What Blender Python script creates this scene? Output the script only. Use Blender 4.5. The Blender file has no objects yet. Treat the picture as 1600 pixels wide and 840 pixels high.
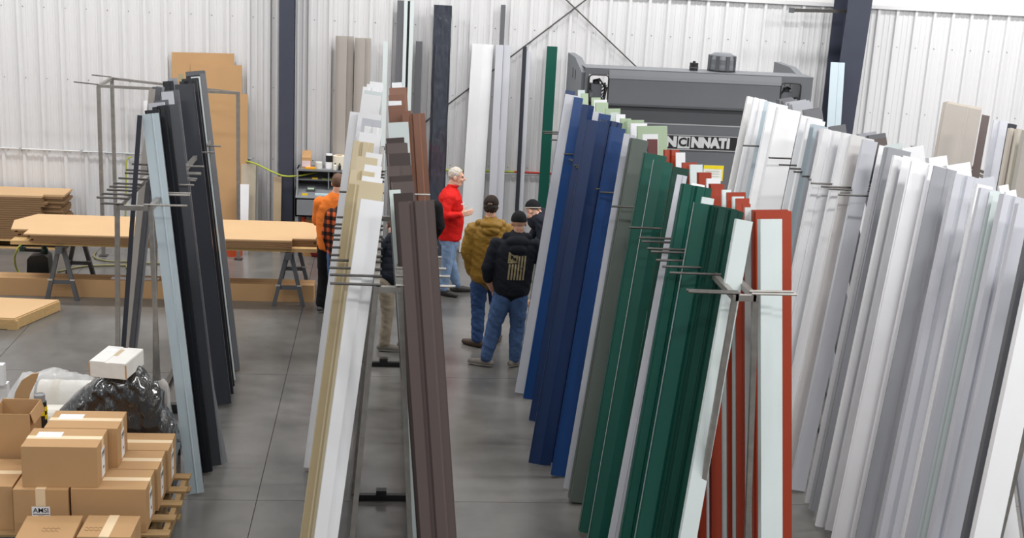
import bpy, bmesh, math, random
import numpy as np
from mathutils import Vector, Matrix, noise
random.seed(7)
SC = bpy.context.scene
COL = SC.collection

# ------------------------------------------------------------------ camera
CAM_H, FPX = 4.8, 1960.0
YAW, PITCH, ROLL = map(math.radians, (6.1, 14.6, 3.1))
_f = Vector((math.sin(YAW)*math.cos(PITCH), math.cos(YAW)*math.cos(PITCH), -math.sin(PITCH)))
_r0 = Vector((math.cos(YAW), -math.sin(YAW), 0)); _u0 = _r0.cross(_f)
_r = _r0*math.cos(ROLL) + _u0*math.sin(ROLL); _u = -_r0*math.sin(ROLL) + _u0*math.cos(ROLL)
CPOS = Vector((0, 0, CAM_H))
cd = bpy.data.cameras.new('camera'); cam = bpy.data.objects.new('camera', cd); COL.objects.link(cam)
cd.sensor_width = 36; cd.lens = FPX/1600*36; cd.clip_end = 200
cam.matrix_world = Matrix(((_r.x, _u.x, -_f.x, 0), (_r.y, _u.y, -_f.y, 0), (_r.z, _u.z, -_f.z, CAM_H), (0, 0, 0, 1)))
cd.dof.use_dof = True; cd.dof.focus_distance = 14.0; cd.dof.aperture_fstop = 4.0
SC.camera = cam

# ------------------------------------------------------------------ light
w = bpy.data.worlds.new('world'); SC.world = w; w.use_nodes = True
w.node_tree.nodes['Background'].inputs[0].default_value = (0.93, 0.96, 1.0, 1)
w.node_tree.nodes['Background'].inputs[1].default_value = 0.13
def high_bay(x, y, p, sx=2.4, sy=0.5):
    l = bpy.data.lights.new('high_bay_lamp', 'AREA'); l.shape = 'RECTANGLE'; l.size = sx; l.size_y = sy
    l.energy = p; l.color = (1.0, 0.985, 0.96)
    o = bpy.data.objects.new('high_bay_lamp', l); o.location = (x, y, 7.6); COL.objects.link(o)
for yy, row in ((1.5, (90, 60, 100, 130, 170)), (7.0, (80, 30, 60, 130, 200)), (12.5, (110, 30, 50, 120, 210)), (17.0, (130, 110, 110, 120, 170))):
    for xx, pw in zip((-7.5, -3.2, 1.1, 5.4, 9.7), row):
        high_bay(xx, yy, pw)
vs = SC.view_settings; vs.view_transform = 'Standard'; vs.look = 'None'; vs.gamma = 1; vs.exposure = 0.72
vs.use_curve_mapping = False

# ------------------------------------------------------------------ pixel helpers (1600x840 frame)
def ray(x, y): return _f + _r*((x-800)/FPX) + _u*((420-y)/FPX)
def G(x, y, z=0.0):
    d = ray(x, y); return CPOS + d*((z-CAM_H)/d.z)
def GY(x, y, Y):
    d = ray(x, y); return CPOS + d*(Y/d.y)
def depth(p): return (Vector(p)-CPOS).dot(_f)

# ------------------------------------------------------------------ materials
def lin(c):
    return tuple(((v/255)/12.92 if v/255 <= .04045 else ((v/255+.055)/1.055)**2.4) for v in c)
MATS = {}
def mat(name, c, rough=.5, metal=0.0, var=.06, scale=6.0, bump=0.0, bscale=60.0, spec=.5, stretch=None, coat=0, alpha=1.0, trans=0):
    if name in MATS: return MATS[name]
    m = bpy.data.materials.new(name); m.use_nodes = True; MATS[name] = m
    nt = m.node_tree; b = nt.nodes['Principled BSDF']; L = nt.links.new
    b.inputs['Roughness'].default_value = rough; b.inputs['Metallic'].default_value = metal
    b.inputs['Specular IOR Level'].default_value = spec
    if coat: b.inputs['Coat Weight'].default_value = coat
    if trans: b.inputs['Transmission Weight'].default_value = trans
    b.inputs['Alpha'].default_value = alpha
    tc = nt.nodes.new('ShaderNodeTexCoord'); src = tc.outputs['Object']
    if stretch:
        mp = nt.nodes.new('ShaderNodeMapping'); mp.inputs['Scale'].default_value = stretch
        L(src, mp.inputs['Vector']); src = mp.outputs['Vector']
    n = nt.nodes.new('ShaderNodeTexNoise'); n.inputs['Scale'].default_value = scale; n.inputs['Detail'].default_value = 4
    L(src, n.inputs['Vector'])
    mx = nt.nodes.new('ShaderNodeMix'); mx.data_type = 'RGBA'
    lc = lin(c)
    mx.inputs['A'].default_value = (*[v*(1-var*2) for v in lc], 1)
    mx.inputs['B'].default_value = (*[min(1, v*(1+var*2)) for v in lc], 1)
    L(n.outputs['Fac'], mx.inputs['Factor']); L(mx.outputs['Result'], b.inputs['Base Color'])
    if bump:
        n2 = nt.nodes.new('ShaderNodeTexNoise'); n2.inputs['Scale'].default_value = bscale; n2.inputs['Detail'].default_value = 3
        L(src, n2.inputs['Vector'])
        bp = nt.nodes.new('ShaderNodeBump'); bp.inputs['Strength'].default_value = bump; bp.inputs['Distance'].default_value = .01
        L(n2.outputs['Fac'], bp.inputs['Height']); L(bp.outputs['Normal'], b.inputs['Normal'])
    return m
def emis(name, c, s):
    m = bpy.data.materials.new(name); m.use_nodes = True
    b = m.node_tree.nodes['Principled BSDF']; b.inputs['Emission Color'].default_value = (*lin(c), 1); b.inputs['Emission Strength'].default_value = s
    return m

# ------------------------------------------------------------------ mesh builder
class MB:
    def __init__(s): s.v = []; s.f = []; s.m = []
    def add(s, vs, fs, mi=0):
        o = len(s.v); s.v += [Vector(a) for a in vs]
        for f in fs: s.f.append(tuple(i+o for i in f)); s.m.append(mi)
        return s
    def box(s, c, size, R=None, mi=0):
        h = [a/2 for a in size]; c = Vector(c)
        vs = [Vector((x*h[0], y*h[1], z*h[2])) for x in (-1, 1) for y in (-1, 1) for z in (-1, 1)]
        if R is not None: vs = [R @ a for a in vs]
        return s.add([a+c for a in vs], [(0,1,3,2),(4,6,7,5),(0,4,5,1),(2,3,7,6),(0,2,6,4),(1,5,7,3)], mi)
    def b2(s, lo, hi, mi=0):
        return s.box([(a+b)/2 for a, b in zip(lo, hi)], [b-a for a, b in zip(lo, hi)], None, mi)
    def beam(s, p0, p1, w, h=None, up=(0,0,1), mi=0):
        h = h or w; p0 = Vector(p0); p1 = Vector(p1); z = (p1-p0).normalized(); up = Vector(up)
        if abs(z.dot(up)) > .97: up = Vector((0,1,0))
        x = up.cross(z).normalized(); y = z.cross(x)
        R = Matrix((x, y, z)).transposed()
        return s.box((p0+p1)/2, (w, h, (p1-p0).length), R, mi)
    def tube(s, pts, r, n=8, caps=True, mi=0):
        pts = [Vector(p) for p in pts]; rs = r if isinstance(r, (list, tuple)) else [r]*len(pts)
        rings = []; vs = []; fs = []
        prev = None
        for i, p in enumerate(pts):
            d = (pts[min(i+1, len(pts)-1)]-pts[max(i-1, 0)])
            if d.length < 1e-9: d = Vector((0,0,1))
            d.normalize()
            if prev is None:
                a = Vector((0,0,1)) if abs(d.z) < .9 else Vector((1,0,0))
                x = a.cross(d).normalized()
            else:
                x = (prev - d*prev.dot(d)).normalized()
            prev = x; y = d.cross(x)
            for k in range(n):
                t = 2*math.pi*k/n; vs.append(p + (x*math.cos(t)+y*math.sin(t))*rs[i])
        for i in range(len(pts)-1):
            for k in range(n):
                a = i*n+k; b = i*n+(k+1) % n; fs.append((a, b, b+n, a+n))
        if caps:
            fs.append(tuple(range(n))[::-1]); fs.append(tuple(range((len(pts)-1)*n, len(pts)*n)))
        return s.add(vs, fs, mi)
    def lathe(s, c, prof, n=20, mi=0, R=None):
        c = Vector(c); vs = []; fs = []
        for (r, z) in prof:
            for k in range(n):
                t = 2*math.pi*k/n; a = Vector((r*math.cos(t), r*math.sin(t), z)); vs.append((R @ a if R is not None else a)+c)
        for i in range(len(prof)-1):
            for k in range(n):
                a = i*n+k; b = i*n+(k+1) % n; fs.append((a, b, b+n, a+n))
        fs.append(tuple(range(n))[::-1]); fs.append(tuple(range((len(prof)-1)*n, len(prof)*n)))
        return s.add(vs, fs, mi)
    def prism(s, poly, axis, a0, a1, mi=0):
        """poly: 2D points; axis 'x','y','z' extrusion"""
        def P(u, v, w): return {'x': (w, u, v), 'y': (u, w, v), 'z': (u, v, w)}[axis]
        n = len(poly); vs = [P(u, v, a0) for u, v in poly]+[P(u, v, a1) for u, v in poly]
        fs = [(i, (i+1) % n, (i+1) % n+n, i+n) for i in range(n)]+[tuple(range(n))[::-1], tuple(range(n, 2*n))]
        return s.add(vs, fs, mi)
    def build(s, name, mats, parent=None, smooth=False, bevel=0):
        me = bpy.data.meshes.new(name)
        off = Vector(parent['_w']) if parent is not None else Vector((0,0,0))
        me.from_pydata([tuple(a-off) for a in s.v], [], s.f)
        if not isinstance(mats, (list, tuple)): mats = [mats]
        for m in mats: me.materials.append(m)
        me.polygons.foreach_set('material_index', s.m)
        bm = bmesh.new(); bm.from_mesh(me); bmesh.ops.recalc_face_normals(bm, faces=bm.faces[:])
        if bevel: bmesh.ops.bevel(bm, geom=bm.edges[:], offset=bevel, segments=2, affect='EDGES', profile=.6)
        bm.to_mesh(me); bm.free()
        if smooth: me.polygons.foreach_set('use_smooth', [True]*len(me.polygons))
        o = bpy.data.objects.new(name, me); COL.objects.link(o)
        if parent is not None:
            o.parent = parent; o['_w'] = parent['_w']
        else: o['_w'] = (0.0, 0.0, 0.0)
        return o
def tag(o, label=None, cat=None, group=None, kind=None):
    if label: o['label'] = label
    if cat: o['category'] = cat
    if group: o['group'] = group
    if kind: o['kind'] = kind
    return o
def thing(name, label, cat, loc, group=None):
    o = bpy.data.objects.new(name, None); COL.objects.link(o); o.location = loc; o['_w'] = tuple(loc); o.empty_display_size = .1
    return tag(o, label, cat, group)
def structure(name, loc=(0,0,0)):
    o = bpy.data.objects.new(name, None); COL.objects.link(o); o.location = loc; o['_w'] = tuple(loc); o['kind'] = 'structure'; return o
def solo(mb, name, mats, label, cat, group=None, smooth=False, bevel=0):
    """single-mesh thing with its origin at its base"""
    xs = [a.x for a in mb.v]; ys = [a.y for a in mb.v]; zs = [a.z for a in mb.v]
    b = Vector(((min(xs)+max(xs))/2, (min(ys)+max(ys))/2, min(zs)))
    mb.v = [a-b for a in mb.v]
    o = mb.build(name, mats, None, smooth, bevel); o.location = b; o['_w'] = tuple(b)
    return tag(o, label, cat, group)
ORD = 'first second third fourth fifth sixth seventh eighth ninth tenth eleventh twelfth thirteenth fourteenth fifteenth sixteenth seventeenth eighteenth nineteenth twentieth'.split()
ORD += ['twenty-'+o for o in ORD[:9]]+['thirtieth']+['thirty-'+o for o in ORD[:9]]
def text_mesh(txt, size, name, m, parent, M, extrude=.002, bold=0.0, align='CENTER', sx=1.0):
    """flat lettering; M places its XY plane"""
    cu = bpy.data.curves.new(name, 'FONT'); cu.body = txt; cu.size = size; cu.extrude = extrude; cu.offset = bold; cu.align_x = align; cu.align_y = 'CENTER'; cu.resolution_u = 3
    t = bpy.data.objects.new(name+'_tmp', cu); COL.objects.link(t)
    bpy.context.view_layer.update()
    me = bpy.data.meshes.new_from_object(t.evaluated_get(bpy.context.evaluated_depsgraph_get()))
    bpy.data.objects.remove(t)
    off = Vector(parent['_w'])
    me.transform(Matrix.Translation(-off) @ M @ Matrix.Diagonal((sx, 1, 1, 1)))
    me.materials.clear(); me.materials.append(m)
    o = bpy.data.objects.new(name, me); COL.objects.link(o); o.parent = parent; o['_w'] = parent['_w']
    return o
FRONT = Matrix(((1,0,0,0),(0,0,-1,0),(0,1,0,0),(0,0,0,1)))   # text XY -> world XZ facing -Y

# ================================================================== MATERIAL SET
WALLW = mat('wall_white_steel', (214, 214, 216), .4, 0, .012, 2, spec=.45)
INSUL = mat('white_insulation_film', (236, 236, 236), .45, 0, .02, 3, bump=.6, bscale=5)
NAVYSTEEL = mat('navy_painted_steel', (62, 66, 80), .42, 0, .05, 4)
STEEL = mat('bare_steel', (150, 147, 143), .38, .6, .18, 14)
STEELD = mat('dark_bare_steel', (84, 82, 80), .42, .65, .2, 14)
GALV = mat('galvanised_conduit', (196, 200, 202), .35, .5, .05, 20)
CARD = mat('cardboard_tan', (186, 149, 108), .8, 0, .035, 3, spec=.2)
CARD2 = mat('cardboard_sheet', (198, 165, 126), .8, 0, .03, 2, spec=.2)
CARDE = mat('cardboard_edge', (132, 104, 76), .85, 0, .15, 90, spec=.15, stretch=(1, 1, 6))
WOOD = mat('pallet_wood', (192, 160, 112), .75, 0, .14, 5, stretch=(1, 8, 8), spec=.2)
WOODO = mat('weathered_wood', (158, 130, 92), .8, 0, .22, 6, stretch=(1, 7, 7), spec=.2)
TAPE = mat('packing_tape', (232, 208, 172), .35, 0, .03, 8)
PAPER = mat('white_paper', (236, 236, 238), .6, 0, .02, 8)
INK = mat('black_ink', (26, 26, 30), .6, 0, .02)
BLACKP = mat('black_plastic', (30, 31, 33), .4, 0, .05)
MACH = mat('machine_grey', (102, 105, 110), .45, 0, .03, 3)
MACHD = mat('machine_dark_grey', (78, 80, 84), .45, 0, .04, 3)
HOSEG = mat('yellow_green_hose', (170, 180, 60), .45, 0, .06)

# ================================================================== SETTING
WY = 19.5
# floor: concrete slabs with sawn joints
def floor_mat():
    m = bpy.data.materials.new('polished_concrete'); m.use_nodes = True; nt = m.node_tree; L = nt.links.new
    b = nt.nodes['Principled BSDF']; tc = nt.nodes.new('ShaderNodeTexCoord')
    def nz(s, d, dist=0.0):
        n = nt.nodes.new('ShaderNodeTexNoise'); n.inputs['Scale'].default_value = s; n.inputs['Detail'].default_value = d; n.inputs['Distortion'].default_value = dist
        L(tc.outputs['Object'], n.inputs['Vector']); return n
    a = nz(.55, 6, .6); c = nz(3.5, 7); s = nz(60, 3)
    r = nt.nodes.new('ShaderNodeValToRGB'); e = r.color_ramp.elements
    e[0].position = .3; e[0].color = (*lin((88, 86, 84)), 1); e[1].position = .72; e[1].color = (*lin((124, 122, 119)), 1)
    L(a.outputs['Fac'], r.inputs['Fac'])
    mx = nt.nodes.new('ShaderNodeMix'); mx.data_type = 'RGBA'; mx.blend_type = 'MULTIPLY'; mx.inputs['Factor'].default_value = .55
    r2 = nt.nodes.new('ShaderNodeValToRGB'); r2.color_ramp.elements[0].position = .3; r2.color_ramp.elements[0].color = (.72, .71, .7, 1); r2.color_ramp.elements[1].position = .7
    L(c.outputs['Fac'], r2.inputs['Fac']); L(r.outputs['Color'], mx.inputs['A']); L(r2.outputs['Color'], mx.inputs['B'])
    L(mx.outputs['Result'], b.inputs['Base Color'])
    mr = nt.nodes.new('ShaderNodeMapRange'); mr.inputs['To Min'].default_value = .13; mr.inputs['To Max'].default_value = .32
    L(c.outputs['Fac'], mr.inputs['Value']); L(mr.outputs['Result'], b.inputs['Roughness'])
    b.inputs['Specular IOR Level'].default_value = .5
    bp = nt.nodes.new('ShaderNodeBump'); bp.inputs['Strength'].default_value = .05; bp.inputs['Distance'].default_value = .004
    L(s.outputs['Fac'], bp.inputs['Height']); L(bp.outputs['Normal'], b.inputs['Normal'])
    return m
CONC = floor_mat(); JOINT = mat('joint_filler', (58, 56, 54), .9, 0, .05)
fl = MB().b2((-16, -2, -.2), (18, WY+.1, -.012)).build('floor', JOINT); tag(fl, kind='structure')
xs = [-16, -13.9, -10.68, -7.46, -4.24, -1.03, 2.19, 5.41, 8.63, 11.85, 15.07, 18]
ys = [-2, .5, 3.72, 6.94, 10.17, 13.4, 16.62, WY+.1]
for i in range(len(xs)-1):
    for j in range(len(ys)-1):
        MB().b2((xs[i]+.003, ys[j]+.003, -.05), (xs[i+1]-.003, ys[j+1]-.003, 0)).build('slab', CONC, fl)
# back wall: ribbed steel liner sheets, each three feet wide
wall = structure('wall_back')
def sheet_profile(w0, rib=.305):
    p = []
    for k in range(3):
        x = w0+k*rib
        p += [(x-.0, 0), (x+.014, -.04), (x+.054, -.04), (x+.07, 0), (x+.135, 0), (x+.145, -.007), (x+.165, -.007), (x+.175, 0), (x+.222, 0), (x+.232, -.007), (x+.252, -.007), (x+.262, 0)]
    p.append((w0+3*rib+.001, 0)); return p
x = -9.15
base_me = None
ZT = 4.1
while x < 13.5:
    if base_me is None:
        pr = sheet_profile(0); n = len(pr)
        vs = [(u, v, 0) for u, v in pr]+[(u, v, ZT) for u, v in pr]
        mb = MB().add(vs, [(i, i+1, i+1+n, i+n) for i in range(n-1)])
        o = mb.build('wall_sheet', WALLW, wall); base_me = o.data
    else:
        o = bpy.data.objects.new('wall_sheet', base_me); COL.objects.link(o); o.parent = wall
    o.location = (x, WY, 0); x += .915
MB().b2((-9.2, WY+.002, 0), (13.6, WY+.03, ZT)).build('wall_backing', WALLW, wall)
# screw heads on the girt lines
mb = MB()
for z in (.35, 1.35, 2.45, 3.5):
    x = -9.15+.1
    while x < 13.4:
        mb.lathe((x, WY-.002, z), [(.008, 0), (.006, .006)], 5, R=Matrix.Rotation(math.pi/2, 3, 'X')); x += .305
tag(mb.build('screw_heads', STEELD, wall), kind='stuff')
tr = MB().b2((-9.2, WY-.06, ZT-.02), (13.6, WY+.03, ZT+.03)).build('trim_1', WALLW); tag(tr, kind='structure')
bb = MB().b2((-9.2, WY-.045, 0), (13.6, WY, .035)).build('baseboard_back', WALLW); tag(bb, kind='structure')
# white insulation film above the liner
mb = MB(); nx, nz_ = 120, 14
vs = []
for j in range(nz_+1):
    for i in range(nx+1):
        X = -9.2+22.8*i/nx; Z = ZT+.03+1.6*j/nz_
        vs.append((X, WY+.06-.05*noise.noise(Vector((X*1.3, 0, Z*2.5)))-.02*math.sin(X*2.1), Z))
mb.add(vs, [(j*(nx+1)+i, j*(nx+1)+i+1, (j+1)*(nx+1)+i+1, (j+1)*(nx+1)+i) for j in range(nz_) for i in range(nx)])
tag(mb.build('wall_upper', INSUL, smooth=True), kind='structure')
# side wall to the far right/left (outside the frame, closes the room)
tag(MB().b2((13.55, -2, 0), (13.7, WY, 5.7)).build('wall_right', WALLW), kind='structure')
tag(MB().b2((-9.35, -2, 0), (-9.2, WY, 5.7)).build('wall_left', WALLW), kind='structure')

# columns
def column(name, x0, x1, taper, label):
    t = thing(name, label, 'column', ((x0+x1)/2, WY-.3, 0))
    w = x1-x0; xm = (x0+x1)/2; fy0 = WY-.36; fy1 = WY-.36-taper
    MB().prism([(fy0, 0), (fy0+.018, 0), (fy1+.018, 5.6), (fy1, 5.6)], 'x', x0, x1).build('front_flange', NAVYSTEEL, t)
    MB().b2((x0, WY-.075, 0), (x1, WY-.06, 5.6)).build('rear_flange', NAVYSTEEL, t)
    MB().prism([(fy0+.01, 0), (WY-.07, 0), (WY-.07, 5.6), (fy1+.01, 5.6)], 'x', xm-.006, xm+.006).build('web', NAVYSTEEL, t)
    MB().b2((x0-.05, fy0-.05, 0), (x1+.05, WY-.05, .02)).build('base_plate', NAVYSTEEL, t)
    return t
column('steel_column', -1.62, -1.40, 0, 'dark navy steel building column beside the grey workbench')
column('steel_column', 6.9, 7.27, .45, 'dark navy tapered steel column beside the press brake')
# jib bar on the tapered column
t = thing('bracket_arm', 'dark steel bracket arm sticking out high on the tapered column', 'bracket', (6.9, WY-.4, 3.95))
a = GY(1237, 16, WY-.45); b_ = GY(1336, 18, WY-.45)
MB().beam(a, b_, .05, .05).build('tube', STEELD, t); MB().box(a, (.06, .09, .075)).build('end_cap', MACHD, t)
# cross bracing rods
mid = GY(898, 12, WY-.12)
def rod_line(p, q, name, label):
    p = Vector(p); q = Vector(q); solo(MB().tube([p, q], .011, 8), name, STEELD, label, 'rod', 'wall cross bracing')
A = GY(662, 192, WY-.055); B = GY(915, 0, WY-.055); d = (B-A)/(B.z-A.z)
rod_line(A - d*(A.z-.75), B+d*1.2, 'bracing_rod', 'thin steel bracing rod rising to the right behind the wrapped bundle')
A = GY(995, 105, WY-.08); B = GY(885, 0, WY-.08); d = (B-A)/(B.z-A.z)
rod_line(A - d*(A.z-.75), B+d*1.2, 'bracing_rod', 'thin steel bracing rod falling to the right behind the press brake')
# conduit + hoses on the wall
t = thing('wall_conduit', 'thin galvanised conduit running along the ribbed wall behind the cardboard', 'conduit', (-3, WY-.06, 1.33))
zc = 1.36
MB().tube([(-9, WY-.06, zc+.05), (-2.05, WY-.06, zc-.01)], .014, 8).build('pipe', GALV, t)
for xx in (-5.5, -4.6, -3.7, -2.8): MB().box((xx, WY-.055, zc+.01), (.03, .05, .06)).build('clamp', GALV, t)
def hose(name, pts, r, m, label, cat='hose'):
    # smooth catmull-rom
    P = [Vector(p) for p in pts]; out = []
    for i in range(len(P)-1):
        p0 = P[max(i-1, 0)]; p1 = P[i]; p2 = P[i+1]; p3 = P[min(i+2, len(P)-1)]
        for k in range(6):
            s = k/6; out.append(.5*((2*p1)+(p2-p0)*s+(2*p0-5*p1+4*p2-p3)*s*s+(3*p1-p0-3*p2+p3)*s**3))
    out.append(P[-1])
    return solo(MB().tube(out, r, 7), name, m, label, cat, smooth=True)
hose('air_hose', [GY(378, 250, 19.38), GY(400, 256, 19.2), GY(425, 268, 19.08), GY(445, 275, 19.06), GY(470, 274, 19.1), GY(500, 268, 19.35)], .013, HOSEG, 'yellow-green air hose looped across the navy column')
hose('air_hose', [GY(205, 245, 19.4), GY(198, 252, 19.38), GY(197, 290, 19.38), GY(196, 340, 19.38)], .012, HOSEG, 'yellow-green hose hanging down the wall behind the empty rack')
t = thing('air_line', 'green and red air line fixed along the wall behind the white panels', 'pipe', (1.4, WY-.05, 1.28))
MB().tube([(.3, WY-.05, 1.27), (2.03, WY-.05, 1.29)], .016, 8).build('green_hose', HOSEG, t)
MB().tube([(2.03, WY-.05, 1.29), (2.9, WY-.05, 1.28)], .016, 8).build('red_hose', mat('red_hose', (190, 52, 40), .4), t)
MB().tube([(-.2, WY-.035, 1.245), (2.9, WY-.035, 1.25)], .012, 8).build('pipe', GALV, t)

# ================================================================== METAL TRIM PANELS
def paint(name, c, rough=.36, var=.025): return mat('paint_'+name, c, rough, 0, var, 3, bump=.05, bscale=3, spec=.5)
PC = dict(
 white=paint('white', (232, 233, 236)), offwhite=paint('offwhite', (222, 222, 222)), pale=paint('pale_grey', (196, 198, 206)),
 mint=paint('mint_grey', (206, 216, 216)), grey=paint('grey', (152, 154, 160)), dgrey=paint('dark_grey', (98, 99, 104)),
 lightblue=paint('light_blue_grey', (182, 196, 204)), navy=paint('navy', (22, 48, 92), .3), royal=paint('royal_blue', (18, 60, 116), .3),
 green=paint('forest_green', (20, 80, 68), .28), dgreen=paint('deep_green', (14, 58, 48), .3), olive=paint('olive_grey', (84, 94, 88), .35),
 sage=paint('sage', (172, 192, 162)), red=paint('brick_red', (156, 58, 34)), maroon=paint('maroon', (96, 40, 40)),
 brown=paint('dark_brown', (88, 76, 74), .34), dbrown=paint('deep_brown', (62, 52, 50), .34), copper=paint('copper_brown', (132, 92, 74), .34),
 tan=paint('tan', (204, 190, 160)), dtan=paint('deep_tan', (176, 160, 126)), charcoal=paint('charcoal', (50, 53, 61), .3), black=paint('black', (28, 30, 36), .3),
 taupe=paint('taupe', (164, 158, 152)), greige=paint('greige', (186, 178, 168)))
CNAME = dict(white='white', offwhite='off-white', pale='pale lavender-grey', mint='pale mint-grey', grey='mid grey', dgrey='dark grey', lightblue='light blue-grey', navy='navy blue',
 royal='royal blue', green='forest green', dgreen='deep green', olive='olive grey', sage='sage green', red='brick red', maroon='maroon', brown='dark brown', dbrown='deep brown',
 copper='copper brown', tan='tan', dtan='deep tan', charcoal='charcoal', black='black', taupe='taupe', greige='greige')
TH = .0022
def profile(kind, w, d):
    h = .014
    if kind == 'flat': return [(0, .012), (.0, 0), (w*.55, 0), (w*.58, -.008), (w*.64, -.008), (w*.67, 0), (w, 0), (w, .015)]
    if kind == 'chan': return [(0, d), (0, 0), (w, 0), (w, d)]
    if kind == 'chanf': return [(.02, -d), (0, -d), (0, 0), (w, 0), (w, -d), (w-.02, -d)]
    if kind == 'ang': return [(0, d), (0, 0), (w, 0), (w-.01, .012)]
    if kind == 'angr': return [(.01, .012), (0, 0), (w, 0), (w, d)]
    if kind == 'ridge': return [(0, .014), (0, w*.12), (w*.5, 0), (w, w*.2), (w, w*.2+.014)]
    if kind == 'rib': return [(0, d), (0, 0), (w*.28, 0), (w*.34, .022), (w*.42, .022), (w*.48, 0), (w*.74, 0), (w*.8, .02), (w, .02), (w, d)]
    if kind == 'zee': return [(0, -d*.7), (.0, 0), (w*.62, 0), (w*.66, d*.6), (w, d*.6), (w, d)]
    if kind == 'step': return [(0, d), (0, 0), (w*.5, 0), (w*.5, d*.5), (w, d*.5), (w, d)]
    raise KeyError(kind)
PANEL_MESH = {}
def panel_mesh(kind, w, d, L, c1, c2):
    key = (kind, round(w, 2), round(d, 2), round(L, 2), c1, c2)
    if key in PANEL_MESH: return PANEL_MESH[key]
    p = [Vector((u-w/2, v)) for u, v in profile(kind, round(w, 2), d)]; n = len(p)
    # offset polyline
    q = []
    for i in range(n):
        a = (p[i]-p[i-1]).normalized() if i else None; b = (p[i+1]-p[i]).normalized() if i < n-1 else None
        na = Vector((-a.y, a.x)) if a else None; nb = Vector((-b.y, b.x)) if b else None
        if na is None: m = nb
        elif nb is None: m = na
        else:
            m = (na+nb)
            m = m.normalized()/max(.35, m.normalized().dot(na)) if m.length > 1e-6 else na
        q.append(p[i]+m*TH)
    vs = [(a.x, a.y, 0) for a in p]+[(a.x, a.y, 0) for a in q]+[(a.x, a.y, L) for a in p]+[(a.x, a.y, L) for a in q]
    fs = []; ms = []
    for i in range(n-1):
        fs.append((i, i+1, 2*n+i+1, 2*n+i)); ms.append(0)
        fs.append((n+i+1, n+i, 3*n+i, 3*n+i+1)); ms.append(1)
        fs.append((2*n+i, 2*n+i+1, 3*n+i+1, 3*n+i)); ms.append(1)
        fs.append((i+1, i, n+i, n+i+1)); ms.append(1)
    fs += [(0, 2*n, 3*n, n), (n-1, 2*n-1, 4*n-1, 3*n-1)]; ms += [0, 0]
    me = bpy.data.meshes.new('metal_panel'); me.from_pydata(vs, [], fs)
    me.materials.append(PC[c1]); me.materials.append(PC[c2]); me.polygons.foreach_set('material_index', ms); me.update()
    PANEL_MESH[key] = (me, p)
    return PANEL_MESH[key]
def place_panel(name, foot, top, w, kind, d, c1, c2, yaw=0.0):
    ez = (top-foot); L = ez.length; ez.normalize()
    ex = Vector((1, 0, 0)); ex = (ex-ez*ex.dot(ez)).normalized(); ey = ez.cross(ex)
    c, s = math.cos(yaw), math.sin(yaw); ex, ey = ex*c+ey*s, ey*c-ex*s
    me, p = panel_mesh(kind, w, d, L, c1, c2)
    lift = -min((ex*a.x+ey*a.y).z for a in p)
    o = bpy.data.objects.new(name, me); COL.objects.link(o)
    M = Matrix((ex, ey, ez)).transposed().to_4x4(); M.translation = foot+Vector((0, 0, lift+.003))
    o.matrix_world = M
    return o
KINDS = ['chan', 'flat', 'ridge', 'rib', 'ang', 'angr', 'step', 'zee']
def panel_row(specs, side, rackname, sidename, zn=3.2, zf=3.2, back=.7, lean=.45, group=None):
    """specs: (xl, xr, y_top, face colour, back colour[, kind[, n copies[, dict]]]); side -1: foot to the left of the rack, +1: to the right"""
    rows = []
    for sp in specs:
        xl, xr, yt, c1, c2 = sp[:5]; kind = sp[5] if len(sp) > 5 and sp[5] else random.choice(KINDS); n = sp[6] if len(sp) > 6 else 1
        ex = sp[7] if len(sp) > 7 else {}
        tt = min(1, max(0, (yt-180)/140)); zt = ex.get('z', zf+(zn-zf)*tt)
        T = G((xl+xr)/2, yt, zt); wd = max(.035, (xr-xl)*depth(T)/FPX)
        for k in range(n):
            rows.append((T.y+k*ex.get('dy', .016), T + Vector((random.uniform(-.012, .012)*(k > 0)+k*ex.get('dx', .0), k*ex.get('dy', .016), -.004*k)), wd, kind, c1, c2, ex))
    rows.sort(key=lambda r: r[0])
    cnt = {}
    for _, T, wd, kind, c1, c2, ex in rows:
        bk = ex.get('back', back); ln = ex.get('lean', lean)
        F = Vector((T.x+side*ln, T.y-bk, 0))
        d = ex.get('d', min(.07, max(.02, wd*.3)))
        o = place_panel('metal_panel', F, T, wd, kind, d, c1, c2, ex.get('yaw', random.uniform(-.1, .1)))
        cnt[c1] = cnt.get(c1, 0)+1
        tag(o, f'{ORD[cnt[c1]-1]} {CNAME[c1]} metal panel from the near end, {sidename} of the {rackname}', 'metal panel', group or f'metal panels on the {sidename} of the {rackname}')
RH = 2.5
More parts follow.
